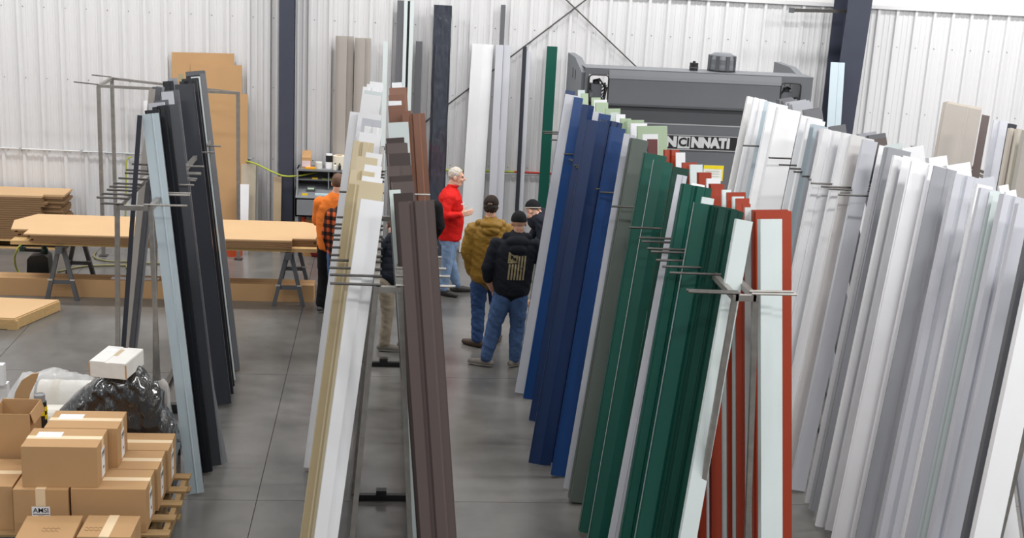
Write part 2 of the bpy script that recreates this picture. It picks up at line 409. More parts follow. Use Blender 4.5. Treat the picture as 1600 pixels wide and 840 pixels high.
def a_rack(xc, y0, y1, label, ribs, pegsL, pegsR, tw=.075, bw=.28, mids=(), h=RH):
    t = thing('a_frame_rack', label, 'rack', (xc, y0, 0), 'A-frame steel storage racks')
    for s in (-1, 1):
        MB().beam((xc+s*tw, y0-.02, h), (xc+s*tw, y1+.02, h), .04, .04).build('top_rail', STEEL, t)
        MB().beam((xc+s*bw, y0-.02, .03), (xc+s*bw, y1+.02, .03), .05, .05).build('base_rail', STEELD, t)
        for y in [y0, y1]+list(mids):
            MB().beam((xc+s*bw, y, .0), (xc+s*tw, y, h+.02), .036, .036, up=(0,1,0)).build('leg', STEEL, t)
    for y in [y0, y1]+list(mids):
        MB().beam((xc-tw, y, h), (xc+tw, y, h), .04, .04).build('cross_bar', STEEL, t)
        MB().beam((xc-bw, y, .03), (xc+bw, y, .03), .05, .05).build('base_cross_bar', BLACKP, t)
        MB().box((xc, y, .07), (.09, .07, .06)).build('floor_clamp', BLACKP, t)
    for (s, pegs) in ((-1, pegsL), (1, pegsR)):
        for (px, py) in pegs:
            P = G(px, py, h+.025)
            P.y = max(P.y, y0)
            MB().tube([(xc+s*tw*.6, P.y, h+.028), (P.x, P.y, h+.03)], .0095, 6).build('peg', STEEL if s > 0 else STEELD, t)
    return t
# ---- rack 1: charcoal
a_rack(-2.065, 10.45, 13.9, 'A-frame steel rack carrying the charcoal panels, bare pegs on its left', None,
  [(153,322),(151,309),(159,303),(167,297),(171,292),(178,287),(185,279),(195,271),(197,266),(206,257)],
  [(290,326),(297,306),(298,303),(303,290),(306,283),(308,280),(314,273),(314,271),(319,261),(336,239),(345,229)], tw=.135, bw=.19, mids=(12.2,))
R1 = 'charcoal rack'
panel_row([
 (222,248,180,'lightblue','pale','flat',1,{'yaw':.05}), (250,258,182,'grey','pale','ang',1,{'lean':.62,'back':.66,'z':3.1}),
 (226,247,175,'black','black','chan'), (238,262,170,'black','charcoal','rib',2), (246,277,167,'charcoal','charcoal','ridge',2,{'d':.06}), (240,262,160,'dgrey','pale','chan'),
 (232,256,164,'pale','white','chan'), (252,270,146,'pale','grey','chan'), (258,278,143,'dgrey','grey','angr',2),
 (273,301,135,'charcoal','pale','chan',2,{'d':.05}), (281,306,130,'black','pale','rib',2), (284,308,126,'black','pale','chan',3), (298,312,122,'mint','charcoal','ang'),
 (292,312,121,'black','grey','chan',2), (303,320,117,'dgrey','dgrey','ridge',3), (278,286,117,'dtan','tan','chan'), (290,318,115,'dgrey','grey','chan',2),
 (255,270,128,'black','black','zee'), (262,277,124,'grey','black','step')], +1, R1, 'right side', lean=.45)
panel_row([(233,243,140,'taupe','taupe','chan'), (238,250,138,'dgrey','dbrown','chan',3,{'dy':.03}), (244,256,137,'grey','taupe','angr',2), (215,221,181,'charcoal','black','ang',1,{'lean':.2}),
 ], -1, R1, 'left side', lean=.3, back=.5)
# ---- rack 2: white / tan / brown
a_rack(.044, 8.05, 13.75, 'A-frame steel rack between the tan panels and the brown panels', None,
  [(515,447),(515,430),(514,419),(516,407),(517,399),(519,387),(520,375),(520,368),(522,357),(523,351),(526,340),(530,300),(536,282),(537,276),(538,271),(540,266)],
  [(712,452),(703,433),(697,421),(690,403),(684,388),(672,305),(668,287),(667,283),(663,263)], tw=.078, bw=.25, mids=(10.2,), h=2.53)
R2 = 'brown rack'
panel_row([
 (564,600,318,'white','lightblue','step',1,{'d':.05,'yaw':.12}), (546,562,290,'dtan','tan','angr',2,{'yaw':-.12}), (560,598,305,'tan','dtan','chan',1,{'d':.07}), (556,599,291,'tan','white','chan',1,{'d':.09}),
 (566,598,281,'white','tan','chan'), (548,586,272,'tan','white','rib',2), (570,597,262,'white','white','step'), (558,590,250,'tan','dtan','chan'), (572,597,243,'white','white','chan'),
 (553,584,226,'tan','white','rib',2,{'d':.06}), (562,596,213,'white','tan','chan',2), (570,597,202,'white','mint','rib'),
 (547,580,179,'white','lightblue','flat',2), (560,594,182,'white','white','chan',2), (566,595,190,'pale','white','step'),
 (566,596,152,'white','lightblue','chan',2), (569,597,146,'mint','white','chan'), (568,598,141,'white','white','rib',2), (574,599,136,'white','white','chan',2), (578,598,131,'white','mint','chan',2),
 (505,520,196,'lightblue','grey','flat',1,{'lean':.25,'z':2.9})][:20], -1, R2, 'left side', zn=3.02, lean=.34)
panel_row([
 (622,676,322,'brown','mint','rib',2,{'d':.09,'z':3.08}), (608,626,299,'mint','white','ang',1), (616,645,306,'dbrown','mint','chan',2), (612,646,288,'brown','white','chan',1), (610,645,279,'dbrown','white','chan',2),
 (606,640,263,'brown','mint','step',2), (607,641,244,'dbrown','white','chan',2), (604,636,228,'brown','white','chan',2), (603,632,219,'dbrown','pale','chan'), (606,638,195,'mint','brown','chan',1),
 (628,664,182,'copper','mint','rib',2,{'d':.07}), (608,640,178,'copper','white','chan',2), (608,634,168,'copper','white','chan',2), (607,628,160,'white','copper','step'), (607,632,151,'copper','white','chan',2), (608,634,140,'copper','white','chan',2), (612,628,131,'white','copper','chan')],
 +1, R2, 'right side', zn=3.02, lean=.3)
# ---- rack 3: blue / green / red
a_rack(2.41, 7.85, 14.0, 'A-frame steel rack between the green panels and the brick red panels', None,
  [(1084,467),(1072,454),(1046,427),(1035,417),(1025,407),(1017,394),(1011,389),(1003,378),(998,372),(983,356),(955,323),(937,301),(931,296),(925,288),(920,284),(906,269),(900,262),(897,259),(892,252),(889,250),(881,241),(861,219),(850,209),(848,206)],
  [(1256,471),(1240,457)], tw=.07, bw=.25, mids=(10.4,), h=2.59)
R3 = 'green rack'
panel_row([
 (1150,1177,347,'mint','lightblue','ang',1,{'d':.04,'yaw':.1}), (1122,1164,334,'dgreen','mint','rib',5,{'dy':.03,'dx':-.006}), (1085,1130,326,'green','mint','ridge',2,{'d':.07,'yaw':-.1}),
 (1097,1117,312,'mint','green','chan'), (1068,1114,298,'green','white','rib',2,{'d':.08}), (1058,1073,276,'pale','white','flat',1,{'lean':.5}), (1080,1103,291,'white','green','step'),
 (1052,1078,266,'dgreen','white','chan'), (1022,1053,257,'green','white','ridge',2,{'d':.06}), (1008,1042,247,'green','white','chan',3), (988,1012,223,'olive','dgreen','chan',4,{'dy':.035}),
 (975,993,212,'pale','white','flat'), (955,979,203,'royal','pale','step',2), (940,973,194,'navy','white','rib',2), (917,952,194,'navy','navy','ridge',2,{'d':.06}), (927,943,177,'pale','royal','flat'), (936,954,181,'royal','white','chan',2),
 (911,930,167,'navy','navy','ridge',2), (883,906,151,'pale','navy','flat',1,{'yaw':.06}), (897,911,154,'royal','navy','ang'), (884,899,144,'navy','royal','chan')],
 -1, R3, 'left side', zn=3.02)
panel_row([
 (903,914,142,'mint','sage','chan'), (908,919,147,'sage','mint','chan'), (924,938,154,'sage','white','chan'), (928,948,158,'white','sage','chan'), (931,950,162,'sage','sage','chan',2),
 (946,969,172,'sage','dgreen','chan',2), (954,966,177,'mint','white','chan'), (962,978,180,'white','sage','step'), (970,986,187,'sage','sage','chan',2), (980,1006,190,'sage','white','chan',2), (985,1012,195,'white','sage','chan'),
 (996,1042,201,'sage','white','chan',2,{'d':.06}), (1004,1028,212,'white','maroon','chan'), (1012,1028,219,'maroon','white','chan'),
 (1038,1062,236,'red','white','rib',2), (1056,1070,240,'white','red','chan'), (1066,1088,256,'red','white','chan'), (1078,1098,259,'mint','red','step'), (1092,1112,272,'red','white','chan',2), (1104,1125,281,'white','red','chan'),
 (1110,1132,289,'red','maroon','zee',2), (1128,1143,298,'mint','white','chan'), (1136,1165,304,'red','white','chan',2), (1144,1162,309,'mint','red','chan'), (1150,1171,312,'red','mint','chan'), (1160,1172,320,'red','white','chan'), (1164,1182,326,'mint','white','chan'),
 (1180,1237,334,'red','red','chan',4,{'d':.05,'dy':.035}), (1187,1226,346,'mint','red','step',1,{'d':.06,'yaw':.08})],
 +1, R3, 'right side', zn=3.02, lean=.12)
# ---- rack 4: white
a_rack(4.88, 8.2, 14.1, 'A-frame steel rack carrying the white and grey panels', None,
  [(1161,228),(1201,247),(1217,258),(1234,264),(1240,269),(1253,276),(1263,281),(1267,287),(1283,292),(1295,296),(1310,305),(1336,264),(1348,267),(1383,280),(1454,308),(1484,321),(1495,325),(1513,334),(1525,339)], [], tw=.075, bw=.27, mids=(10.4,), h=2.72)
R4 = 'white rack'
W4 = [
 (1168,1184,155,'offwhite','white','step',1,{'d':.05}), (1178,1200,158,'white','white','rib',1), (1194,1212,162,'lightblue','white','angr'), (1202,1232,166,'white','white','flat',2), (1216,1252,176,'white','white','chan',2,{'d':.06}),
 (1252,1286,187,'white','offwhite','flat',2), (1262,1290,192,'white','lightblue','chan',2), (1272,1292,200,'lightblue','grey','angr',3,{'dy':.05}), (1280,1300,205,'pale','grey','angr',2,{'dy':.05}),
 (1286,1324,210,'white','grey','rib',2,{'d':.06}), (1318,1352,216,'white','pale','chan',2), (1330,1366,218,'offwhite','dgrey','ang'), (1348,1372,224,'pale','maroon','chan',2), (1373,1390,233,'white','grey','angr',1,{'d':.08}), (1386,1424,240,'grey','pale','chan',2),
 (1396,1418,248,'white','pale','step'), (1410,1440,252,'white','grey','angr',1,{'d':.09}), (1424,1460,260,'white','grey','angr',2,{'d':.09}), (1456,1498,268,'grey','white','flat',1,{'yaw':.15}), (1452,1478,264,'white','pale','chan'),
 (1492,1532,281,'pale','white','rib',2), (1526,1552,294,'white','grey','chan'), (1532,1566,302,'pale','white','step',2), (1552,1574,306,'mint','grey','angr',3,{'dy':.06}), (1568,1606,314,'pale','grey','rib',2,{'d':.07}), (1590,1640,330,'pale','grey','chan',2), (1612,1650,342,'dgrey','grey','chan',2), (1625,1668,352,'white','grey','chan',1)]
panel_row(W4, -1, R4, 'left side', zn=3.12, lean=.56)
panel_row([(1222,1245,160,'dgrey','grey','chan',3,{'dy':.12}), (1236,1270,166,'grey','white','chan',3,{'dy':.12}), (1258,1284,176,'dgrey','white','chan',2,{'dy':.1}), (1296,1322,200,'dgrey','pale','chan',2), (1340,1370,212,'grey','white','chan'), (1356,1384,214,'dgrey','white','chan'), (1362,1386,220,'brown','dgrey','chan'),
  (1384,1410,229,'mint','offwhite','chan'), (1408,1442,236,'white','olive','chan',1,{'d':.09}), (1450,1478,251,'white','olive','chan',1,{'d':.09}), (1478,1514,263,'white','sage','chan',1,{'d':.09}), (1526,1552,282,'pale','white','chan'), (1560,1576,292,'white','olive','chan'), (1568,1590,300,'white','white','zee')],
  +1, R4, 'right side', zn=3.1, lean=.6)
# ---- rack 5: tan, further right
a_rack(6.85, 9.4, 14.2, 'A-frame steel rack carrying the greige panels by the right edge', None,
  [(1423,229),(1433,231),(1465,245),(1545,275),(1553,278),(1568,283),(1578,287)], [], mids=(11.5,))
R5 = 'greige rack'
panel_row([(1474,1536,172,'taupe','greige','flat',1,{'yaw':.1}), (1478,1536,170,'greige','white','chan',2,{'d':.08}), (1534,1546,182,'brown','dbrown','angr',2), (1553,1566,190,'pale','grey','chan'), (1563,1577,191,'pale','brown','chan'), (1576,1590,196,'charcoal','grey','chan'),
  (1578,1596,204,'greige','taupe','rib',2), (1590,1618,207,'greige','white','rib',2), (1600,1640,212,'taupe','sage','chan',2)], -1, R5, 'left side')

# ================================================================== PANELS AGAINST THE BACK WALL
def wall_panel(xl, xr, yt, xb, c1, c2, kind, label, name='metal_panel', Y=19.38, foot=.16, d=None, z=None):
    T = GY((xl+xr)/2, yt, Y); wd = (xr-xl)*depth(T)/FPX
    F = Vector((T.x if xb is None else GY(xb, 380, Y-.2).x, Y-foot, 0))
    o = place_panel(name, F, T, wd, kind, d or min(.08, wd*.35), c1, c2)
    return tag(o, label, 'metal panel', 'metal panels leaning on the back wall')
wall_panel(525,553,57,None,'taupe','greige','zee','taupe trim panel leaning on the ribbed wall nearest the workbench', d=.07)
wall_panel(555,580,60,None,'taupe','greige','zee','second taupe trim panel from the workbench leaning on the ribbed wall', d=.07)
wall_panel(599,606,65,None,'mint','grey','ang','very thin mint-grey trim strip leaning on the wall above the white panels')
wall_panel(621,631,1,None,'dgrey','charcoal','chan','dark grey trim strip in the tall striped group on the wall')
wall_panel(632,637,1,None,'mint','white','chan','narrow pale strip beside the dark grey strip of the striped group', Y=19.36)
wall_panel(637,641,2,None,'black','charcoal','chan','narrow black strip in the middle of the striped group on the wall', Y=19.37)
wall_panel(641,647,2,None,'mint','charcoal','chan','narrow pale strip at the right end of the striped group on the wall', Y=19.36)
wall_panel(650,660,65,None,'dgrey','charcoal','chan','short dark grey trim strip beside the wrapped bundle on the wall')
wall_panel(738,772,70,735,'white','pale','ridge','wide white trim panel leaning on the wall behind the man in red', d=.06)
wall_panel(775,798,71,772,'pale','white','step','narrower pale panel leaning on the wall behind the tan jacket', d=.05)
wall_panel(783,790,8,None,'dgrey','charcoal','chan','dark grey strip standing tall behind the narrower pale panel', Y=19.42)
wall_panel(817,823,73,None,'charcoal','pale','chan','thin charcoal strip leaning on the wall left of the green panel')
wall_panel(823,829,80,None,'pale','white','chan','thin pale strip leaning beside the thin charcoal strip', Y=19.4)
wall_panel(855,871,73,845,'green','dgreen','chan','single forest green panel leaning on the back wall', d=.03)
wall_panel(1298,1320,98,None,'lightblue','grey','flat','mint-grey panel leaning on the wall between press brake and column', foot=.5, Y=18.8)
wall_panel(225,262,158,None,'white','pale','flat','wide white panel leaning on the wall behind the charcoal rack')
# bundle wrapped in clear film
FILM = mat('film_wrapped_dark', (60, 64, 74), .2, 0, .3, 9, bump=1.0, bscale=14, stretch=(2.2, 2.2, .6), coat=.8)  # stretched colour noise paints in paler streaks as highlights on the film wrinkles
t = thing('wrapped_bundle', 'tall dark bundle of panels wrapped in clear film on the back wall', 'bundle', (.8, 19.2, 0))
for (xl, xr, yt, Y, nm) in ((678, 706, 7, 19.36, 'rear_panels'), (680, 701, 68, 19.24, 'front_panels')):
    T0 = GY(xl, yt, Y); T1 = GY(xr, yt+1, Y); m_ = MB()
    nseg = 26
    for (yy) in (0,):
        vs = []; 
        for k in range(nseg+1):
            z = T0.z*k/nseg; lean_ = -.14*(1-k/nseg)
            for (x_, y_) in ((T0.x, 0), (T1.x, 0), (T1.x, -.09), (T0.x, -.09)):
                j = .008*noise.noise(Vector((x_*5, y_*9, z*6)))
                vs.append((x_+j, Y+lean_+y_+j, z))
        fs = [(k*4+i, k*4+(i+1) % 4, k*4+4+(i+1) % 4, k*4+4+i) for k in range(nseg) for i in range(4)]+[(0,1,2,3), (nseg*4, nseg*4+1, nseg*4+2, nseg*4+3)]
    m_.add(vs, fs).build(nm, FILM, t)

# ================================================================== PRESS BRAKE
BY = 17.2
t = thing('press_brake', 'large grey press brake machine with black name plate behind the panels', 'machine', (4.3, BY, 0))
xL = GY(916, 105, BY).x; xR = GY(1271, 122, BY).x; zT = 3.17
def bx(lo, hi, nm, m=MACH, par=t, bev=0): return MB().b2(lo, hi).build(nm, m, par, bevel=bev)
# side frames (C-frames)
for (x0, nm) in ((xL-.05, 'left_frame'), (xR-.12, 'right_frame')):
    pf = MB().prism([(BY+.02, 0), (BY+1.5, 0), (BY+1.5, zT+.08), (BY+.75, zT+.08), (BY+.05, zT-.06), (BY+.05, 1.75), (BY+.55, 1.6), (BY+.55, 1.15), (BY+.02, 1.0)], 'x', x0, x0+.1).build('side_frame', MACH, t)
    for zz, yy in ((2.95, BY+.6), (2.95, BY+.85)):
        MB().b2((x0-.004, yy, zz), (x0+.0, yy+.06, zz+.14)).build('slot', BLACKP, pf)
    cx = x0+(.05 if nm == 'left_frame' else .05)
    s = -1 if nm == 'left_frame' else 1
    # pivot lugs beside the openings
    for k in range(2):
        MB().lathe((x0+(.12 if s < 0 else -.06)+.14*k*0, BY+.1+.16*k, 2.78), [(.09, 0), (.09, .05)], 16, R=Matrix.Rotation(math.pi/2, 3, 'Y')).build('pivot_disc', MACHD, t)
# ram (upper beam) built around the two openings
o0 = GY(921, 112, BY).x; o1 = GY(952, 112, BY).x; o2 = GY(1221, 125, BY).x; o3 = GY(1252, 127, BY).x
zo1 = zT-.075; zo0 = zT-.52; zb = 2.74
bx((xL, BY, zo1), (xR, BY+.06, zT), 'beam_top_rail'); bx((xL, BY, zo0), (o0, BY+.06, zo1), 'beam_end'); bx((o3, BY, zo0), (xR, BY+.06, zo1), 'beam_end')
bx((o1, BY-.02, zo0+.05), (o2, BY+.06, zo1), 'beam_plate')
MB().prism([(BY-.02, zo1), (BY+.0, zT-.001), (BY-.03, zT-.12)], 'x', o1, o2).build('beam_chamfer', MACH, t)
bx((xL, BY+.0, zT), (xR, BY+.5, zT+.012), 'beam_cover', MACH)
bx((o1, BY-.03, zo0+.03), (o2, BY-.02, zo0+.06), 'beam_lip', MACHD)
bx((xL+.12, BY+.03, 2.28), (xR-.12, BY+.1, zo0+.06), 'ram_upper_plate', MACHD)
bx((xL+.12, BY+.01, 2.44), (xR-.12, BY+.03, 2.455), 'ledge', mat('edge_strip', (186, 188, 190), .35, .4))  # thin ledge in a lighter grey than the ram plates
bx((xL+.12, BY+.015, 1.55), (xR-.12, BY+.1, 2.44), 'ram_plate')
bx((xL+.15, BY+.02, 1.35), (xR-.15, BY+.08, 1.55), 'upper_tool', STEEL)
bx((xL, BY, .0), (xR, BY+.12, .98), 'bed'); bx((xL+.1, BY-.05, .98), (xR-.1, BY+.2, 1.03), 'lower_tool', STEEL)
# openings: black rims and hydraulics
def rim(x0, x1, z0, z1):
    r = .05; pts = []
    for (cx, cz, a0) in ((x1-r, z1-r, 0), (x0+r, z1-r, 90), (x0+r, z0+r, 180), (x1-r, z0+r, 270)):
        for k in range(5):
            a = math.radians(a0+k*22.5); pts.append((cx+r*math.cos(a), BY-.015, cz+r*math.sin(a)))
    pts.append(pts[0]); MB().tube(pts, .011, 6).build('opening_rim', BLACKP, t)
for (x0, x1, s) in ((o0, o1, 1), (o2, o3, -1)):
    rim(x0, x1, zo0, zo1-.005)
    xm = (x0+x1)/2
    cyl = MB().b2((xm-.08, BY+.12, 2.5), (xm+.07, BY+.3, zo0+.3)).build('valve_block', MACH, t)
    MB().b2((xm-.1, BY+.1, 2.5), (xm+.1, BY+.34, zo0+.1)).build('cylinder_base', MACHD, t)
    MB().lathe((xm, BY+.2, zo0+.3), [(.05, 0), (.05, .05), (.02, .06)], 12).build('cap', MACHD, cyl)
    for k in range(5):
        a = k*.9
        MB().tube([(xm+s*.07, BY+.15+.03*k, zo0+.08+.05*k), (xm+s*(.12+.02*math.sin(a)), BY+.12, zo0+.2+.03*k), (xm+s*.1, BY+.1, zo0+.02)], .012, 6).build('hydraulic_line', STEEL if k % 2 else BLACKP, t)
    MB().tube([(xm-s*.05, BY+.16, zo0+.34), (xm+s*.02, BY+.08, zo0+.38), (xm+s*.12, BY+.1, zo0+.25)], .012, 6).build('hydraulic_line', BLACKP, t)
# name plate, with the letters the plate carries
sx0 = GY(1006, 208, BY).x; sx1 = GY(1153, 216, BY).x; sz1 = GY(1153, 214, BY).z; sz0 = GY(1153, 237, BY).z
pl = MB().b2((sx0, BY-.005, sz0), (sx1, BY+.016, sz1)).build('name_plate', INK, t)
SIL = mat('plate_silver', (206, 208, 210), .4, .1)
for (a, b) in (((sx0, sz0), (sx1, sz0+.008)), ((sx0, sz1-.008), (sx1, sz1)), ((sx0, sz0), (sx0+.008, sz1)), ((sx1-.008, sz0), (sx1, sz1))):
    MB().b2((a[0], BY-.009, a[1]), (b[0], BY-.004, b[1])).build('plate_border', SIL, pl)
zc = (sz0+sz1)/2
def letters(txt, px0, px1, m):
    a = GY(px0, 222, BY).x; b = GY(px1, 222, BY).x
    o = text_mesh(txt, .185, 'lettering', m, pl, Matrix.Translation((0, BY-.008, zc)) @ FRONT, .002, .013, 'LEFT')
    xs = [v.co.x for v in o.data.vertices]; mn, mx_ = min(xs), max(xs)
    off = pl['_w'][0]
    for v in o.data.vertices: v.co.x = (a-off)+(v.co.x-mn)/(mx_-mn)*(b-a)
letters('CIN', 1016, 1057, SIL)
c0 = GY(1059, 222, BY).x; c1_ = GY(1078, 222, BY).x
MB().b2((c0, BY-.009, zc-.085), (c1_, BY-.004, zc+.085)).build('letter_box', SIL, pl)
o = text_mesh('CI', .165, 'lettering', INK, pl, Matrix.Translation(((c0+c1_)/2, BY-.0115, zc)) @ FRONT, .002, .006, 'CENTER', 1.0)
letters('NNATI', 1080, 1140, SIL)
# notice
n0 = GY(1100, 258, BY); n1 = GY(1129, 283, BY)
no = MB().b2((n0.x, BY+.005, n1.z), (n1.x, BY+.015, n0.z)).build('safety_notice', mat('notice_white', (232, 234, 228), .5), t)
MB().b2((n0.x, BY+.003, n0.z-.05), (n1.x, BY+.006, n0.z)).build('yellow_header', mat('yellow_print', (238, 214, 30), .5), no)
MB().b2((n1.x-.018, BY+.003, n1.z), (n1.x, BY+.006, n0.z-.05)).build('yellow_edge', MATS['yellow_print'], no)
for k in range(4): MB().b2((n0.x+.03, BY+.003, n0.z-.09-.035*k), (n1.x-.06, BY+.0055, n0.z-.083-.035*k)).build('text_line', mat('print_grey', (170, 170, 165), .6), no)
# motor dome and breather on top
p = GY(1127, 108, BY+.35)
mo = MB().lathe((p.x, BY+.35, zT+.01), [(.19, 0), (.19, .06), (.185, .1), (.185, .17), (.165, .23), (.12, .255), (.0, .262)], 24).build('motor_cover', MACH, t, smooth=False)
for k in range(8):
    a = k*math.pi/4+.2
    MB().box((p.x+.185*math.cos(a), BY+.35+.185*math.sin(a), zT+.13), (.03, .05, .2), Matrix.Rotation(a, 3, 'Z')).build('cover_rib', MACHD, mo)
MB().lathe((p.x, BY+.35, zT+.005), [(.2, 0), (.2, .03)], 24).build('cover_base', BLACKP, mo)
p = GY(1085, 109, BY+.2)
br = MB().lathe((p.x, BY+.25, zT+.01), [(.06, 0), (.06, .11), (.02, .115), (.02, .135)], 16).build('breather_cap', BLACKP, t)
MB().lathe((p.x, BY+.25, zT+.05), [(.066, 0), (.066, .015)], 16).build('ring', MACHD, br)

# ================================================================== EMPTY RACK BY THE WALL
ER = thing('steel_rack', 'empty tall bare steel rack standing by the wall behind the cardboard-covered table', 'rack', (-3.2, 18.5, 0))
ya, yb, h = 18.45, 19.25, 2.5
x0, x1 = -4.1, -2.14
for (xx, yy) in ((x0, ya), (x0+.02, yb), (x1, ya)):
    MB().beam((xx, yy, 0), (xx, yy, h), .05, .05).build('post', STEEL, ER); MB().box((xx, yy, .005), (.12, .12, .01)).build('foot_plate', STEELD, ER)
MB().beam((x0, ya, h), (x1, ya, h-.02), .04, .04).build('top_rail', STEEL, ER); MB().beam((x0, ya, h), (x0+.02, yb, h+.02), .04, .04).build('top_rail', STEEL, ER)
MB().beam((x0+.02, yb, h+.02), (x1, ya+.02, h-.02), .035, .035).build('diagonal_rail', STEEL, ER)
MB().tube([(x0, ya, h+.02), (x0-.33, ya-.05, h+.05)], .009, 6).build('peg', STEELD, ER); MB().tube([(x0+.02, yb, h+.04), (x0-.27, yb, h+.06)], .009, 6).build('peg', STEELD, ER)

# ================================================================== CARDBOARD SHEETS ON THE WALL
def sheet(pts, Yt, Yb, label, m=CARD2, th=.008):
    """pts: outline in (X,Z); leaning from Yb at floor to Yt at the top"""
    zt = max(z for _, z in pts); vs = []
    for dy in (0, th): vs += [(x, Yb+(Yt-Yb)*z/zt+dy, z) for x, z in pts]
    n = len(pts); fs = [tuple(range(n))[::-1], tuple(range(n, 2*n))]+[(i, (i+1) % n, (i+1) % n+n, i+n) for i in range(n)]
    return solo(MB().add(vs, fs), 'cardboard_sheet', m, label, 'cardboard', 'tall cardboard sheets on the wall')
sheet([(-3.23,.02), (-2.31,.02), (-2.31,2.95), (-3.23,2.93)], 19.42, 19.3, 'tallest brown cardboard sheet leaning on the wall', CARD)
sheet([(-2.95,.02), (-2.19,.02), (-2.19,2.78), (-2.95,2.77)], 19.40, 19.27, 'middle-height brown cardboard sheet leaning in front of the tallest', CARD)
sheet([(-2.86,.01), (-2.14,.01), (-2.10,1.1), (-2.10,2.35), (-2.86,2.35)], 19.38, 19.22, 'shortest brown cardboard sheet of the three leaning on the wall', CARD)
# small leaning offcuts left of the column
def lean_box(xl, xr, yt, yb, Y, m, nm, label, cat):
    a = GY(xl, yt, Y+.05); b = GY(xr, yt, Y+.05); zb = 0
    return solo(MB().add([(a.x, Y-.12, zb), (b.x, Y-.12, zb), (b.x, Y+.05, a.z), (a.x, Y+.05, a.z), (a.x, Y-.09, zb), (b.x, Y-.09, zb), (b.x, Y+.08, a.z), (a.x, Y+.08, a.z)], [(0,1,2,3),(7,6,5,4),(0,4,5,1),(1,5,6,2),(2,6,7,3),(3,7,4,0)]), nm, m, label, cat)
lean_box(377, 400, 256, 345, 19.25, mat('board_taupe', (178, 168, 150), .6), 'board', 'taupe board leaning left of the navy column', 'board')
lean_box(372, 389, 288, 345, 19.1, PC['white'], 'board', 'short white board leaning in front of the taupe board', 'board')
lean_box(396, 404, 250, 345, 19.3, mat('board_grey', (150, 150, 146), .6), 'board', 'thin grey board leaning against the left of the navy column', 'board')
lean_box(428, 440, 276, 345, 19.05, mat('board_wood', (170, 150, 122), .7), 'board', 'narrow wooden board leaning on the navy column edge', 'board')
# orange bucket (rim shows above the table)
p = G(368, 352, .42)
t = thing('bucket', 'orange plastic bucket behind the long table', 'bucket', (p.x, 18.7, 0)); ORG = mat('bucket_orange', (196, 78, 40), .45)
MB().lathe((p.x, 18.7, 0), [(.12, 0), (.15, .38)], 24).build('body', ORG, t); MB().lathe((p.x, 18.7, .36), [(.155, 0), (.162, .01), (.162, .03), (.15, .035)], 24).build('rim', ORG, t)

# ================================================================== WORKBENCH
t = thing('workbench', 'grey steel shop desk with open shelf against the back wall', 'desk', (-.9, 18.9, 0)); DG = mat('desk_grey', (128, 131, 135), .45, .1, .06)
dx0, dx1, y0, y1 = -1.33, -.35, 18.75, 19.35
MB().prism([(y0-.0, .88), (y1, 1.0), (y1, 1.03), (y0-.0, .91)], 'x', dx0, dx1).build('writing_top', DG, t)
MB().b2((dx0, y0, .62), (dx1, y0+.02, .9)).build('front_panel', DG, t)
MB().b2((dx0, y0, .62), (dx1, y1, .64)).build('underside', DG, t)
for xx in (dx0, dx1-.02): MB().prism([(y0, .62), (y1, .62), (y1, 1.3), (y0+.25, 1.3), (y0+.18, 1.0), (y0, .9)], 'x', xx, xx+.02).build('side_panel', DG, t)
MB().b2((dx0, y0+.25, 1.27), (dx1, y1, 1.3)).build('top_shelf', DG, t); MB().b2((dx0, y1-.02, 1.0), (dx1, y1, 1.3)).build('back_panel', MACHD, t)
MB().b2((dx0+.02, y0+.3, 1.12), (dx1-.02, y1, 1.135)).build('mid_shelf', DG, t); MB().b2((-.86, y0+.28, 1.0), (-.845, y1, 1.28)).build('divider', DG, t)
for xx in (dx0+.02, dx1-.02):
    for yy in (y0+.03, y1-.05): MB().beam((xx, yy, 0), (xx, yy, .63), .045).build('leg', DG, t)
MB().beam((dx0+.05, y1-.05, .1), (dx1-.3, y1-.05, .6), .02).build('brace', STEELD, t)
# things on the desk
zt = 1.3
def onshelf(px, py=268): return GY(px, py, 19.15).x
t = thing('parts_box', 'open cardboard parts box with labels on the desk shelf', 'box', (onshelf(479), 19.15, zt)); xb = onshelf(479)
MB().b2((xb-.07, 19.05, zt), (xb+.07, 19.2, zt+.17)).build('body', CARD, t); MB().b2((xb-.065, 19.045, zt+.03), (xb+.065, 19.05, zt+.12)).build('label_sticker', mat('sticker_lilac', (214, 196, 200), .6), t)
MB().box((xb, 19.2, zt+.21), (.14, .004, .09), Matrix.Rotation(-.3, 3, 'X')).build('flap', CARD, t)
solo(MB().lathe((onshelf(498), 19.12, zt), [(.055, 0), (.055, .09), (.05, .1)], 18), 'tape_roll', mat('roll_clear', (206, 206, 200), .4), 'small off-white roll lying between box and bottles on the desk', 'roll')
t = thing('spool', 'white spool with black band on the desk shelf', 'spool', (onshelf(514), 19.15, zt))
xs_ = onshelf(514)
MB().lathe((xs_, 19.15, zt), [(.055, 0), (.055, .09)], 18).build('lower_roll', PAPER, t); MB().lathe((xs_, 19.15, zt+.09), [(.05, 0), (.05, .13)], 18).build('upper_roll', PAPER, t); MB().lathe((xs_, 19.15, zt+.1), [(.0515, 0), (.0515, .1)], 18).build('black_band', BLACKP, t)
t = thing('tape_roll', 'large cream paper roll standing on the desk shelf', 'roll', (onshelf(530), 19.15, zt)); xs_ = onshelf(530)
MB().lathe((xs_, 19.15, zt), [(.1, 0), (.1, .2), (.045, .2), (.045, .17)], 24).build('paper', mat('cream_paper', (226, 218, 200), .7), t); MB().lathe((xs_, 19.15, zt+.17), [(.046, 0), (.046, .035), (.036, .036)], 18).build('core', CARD, t)
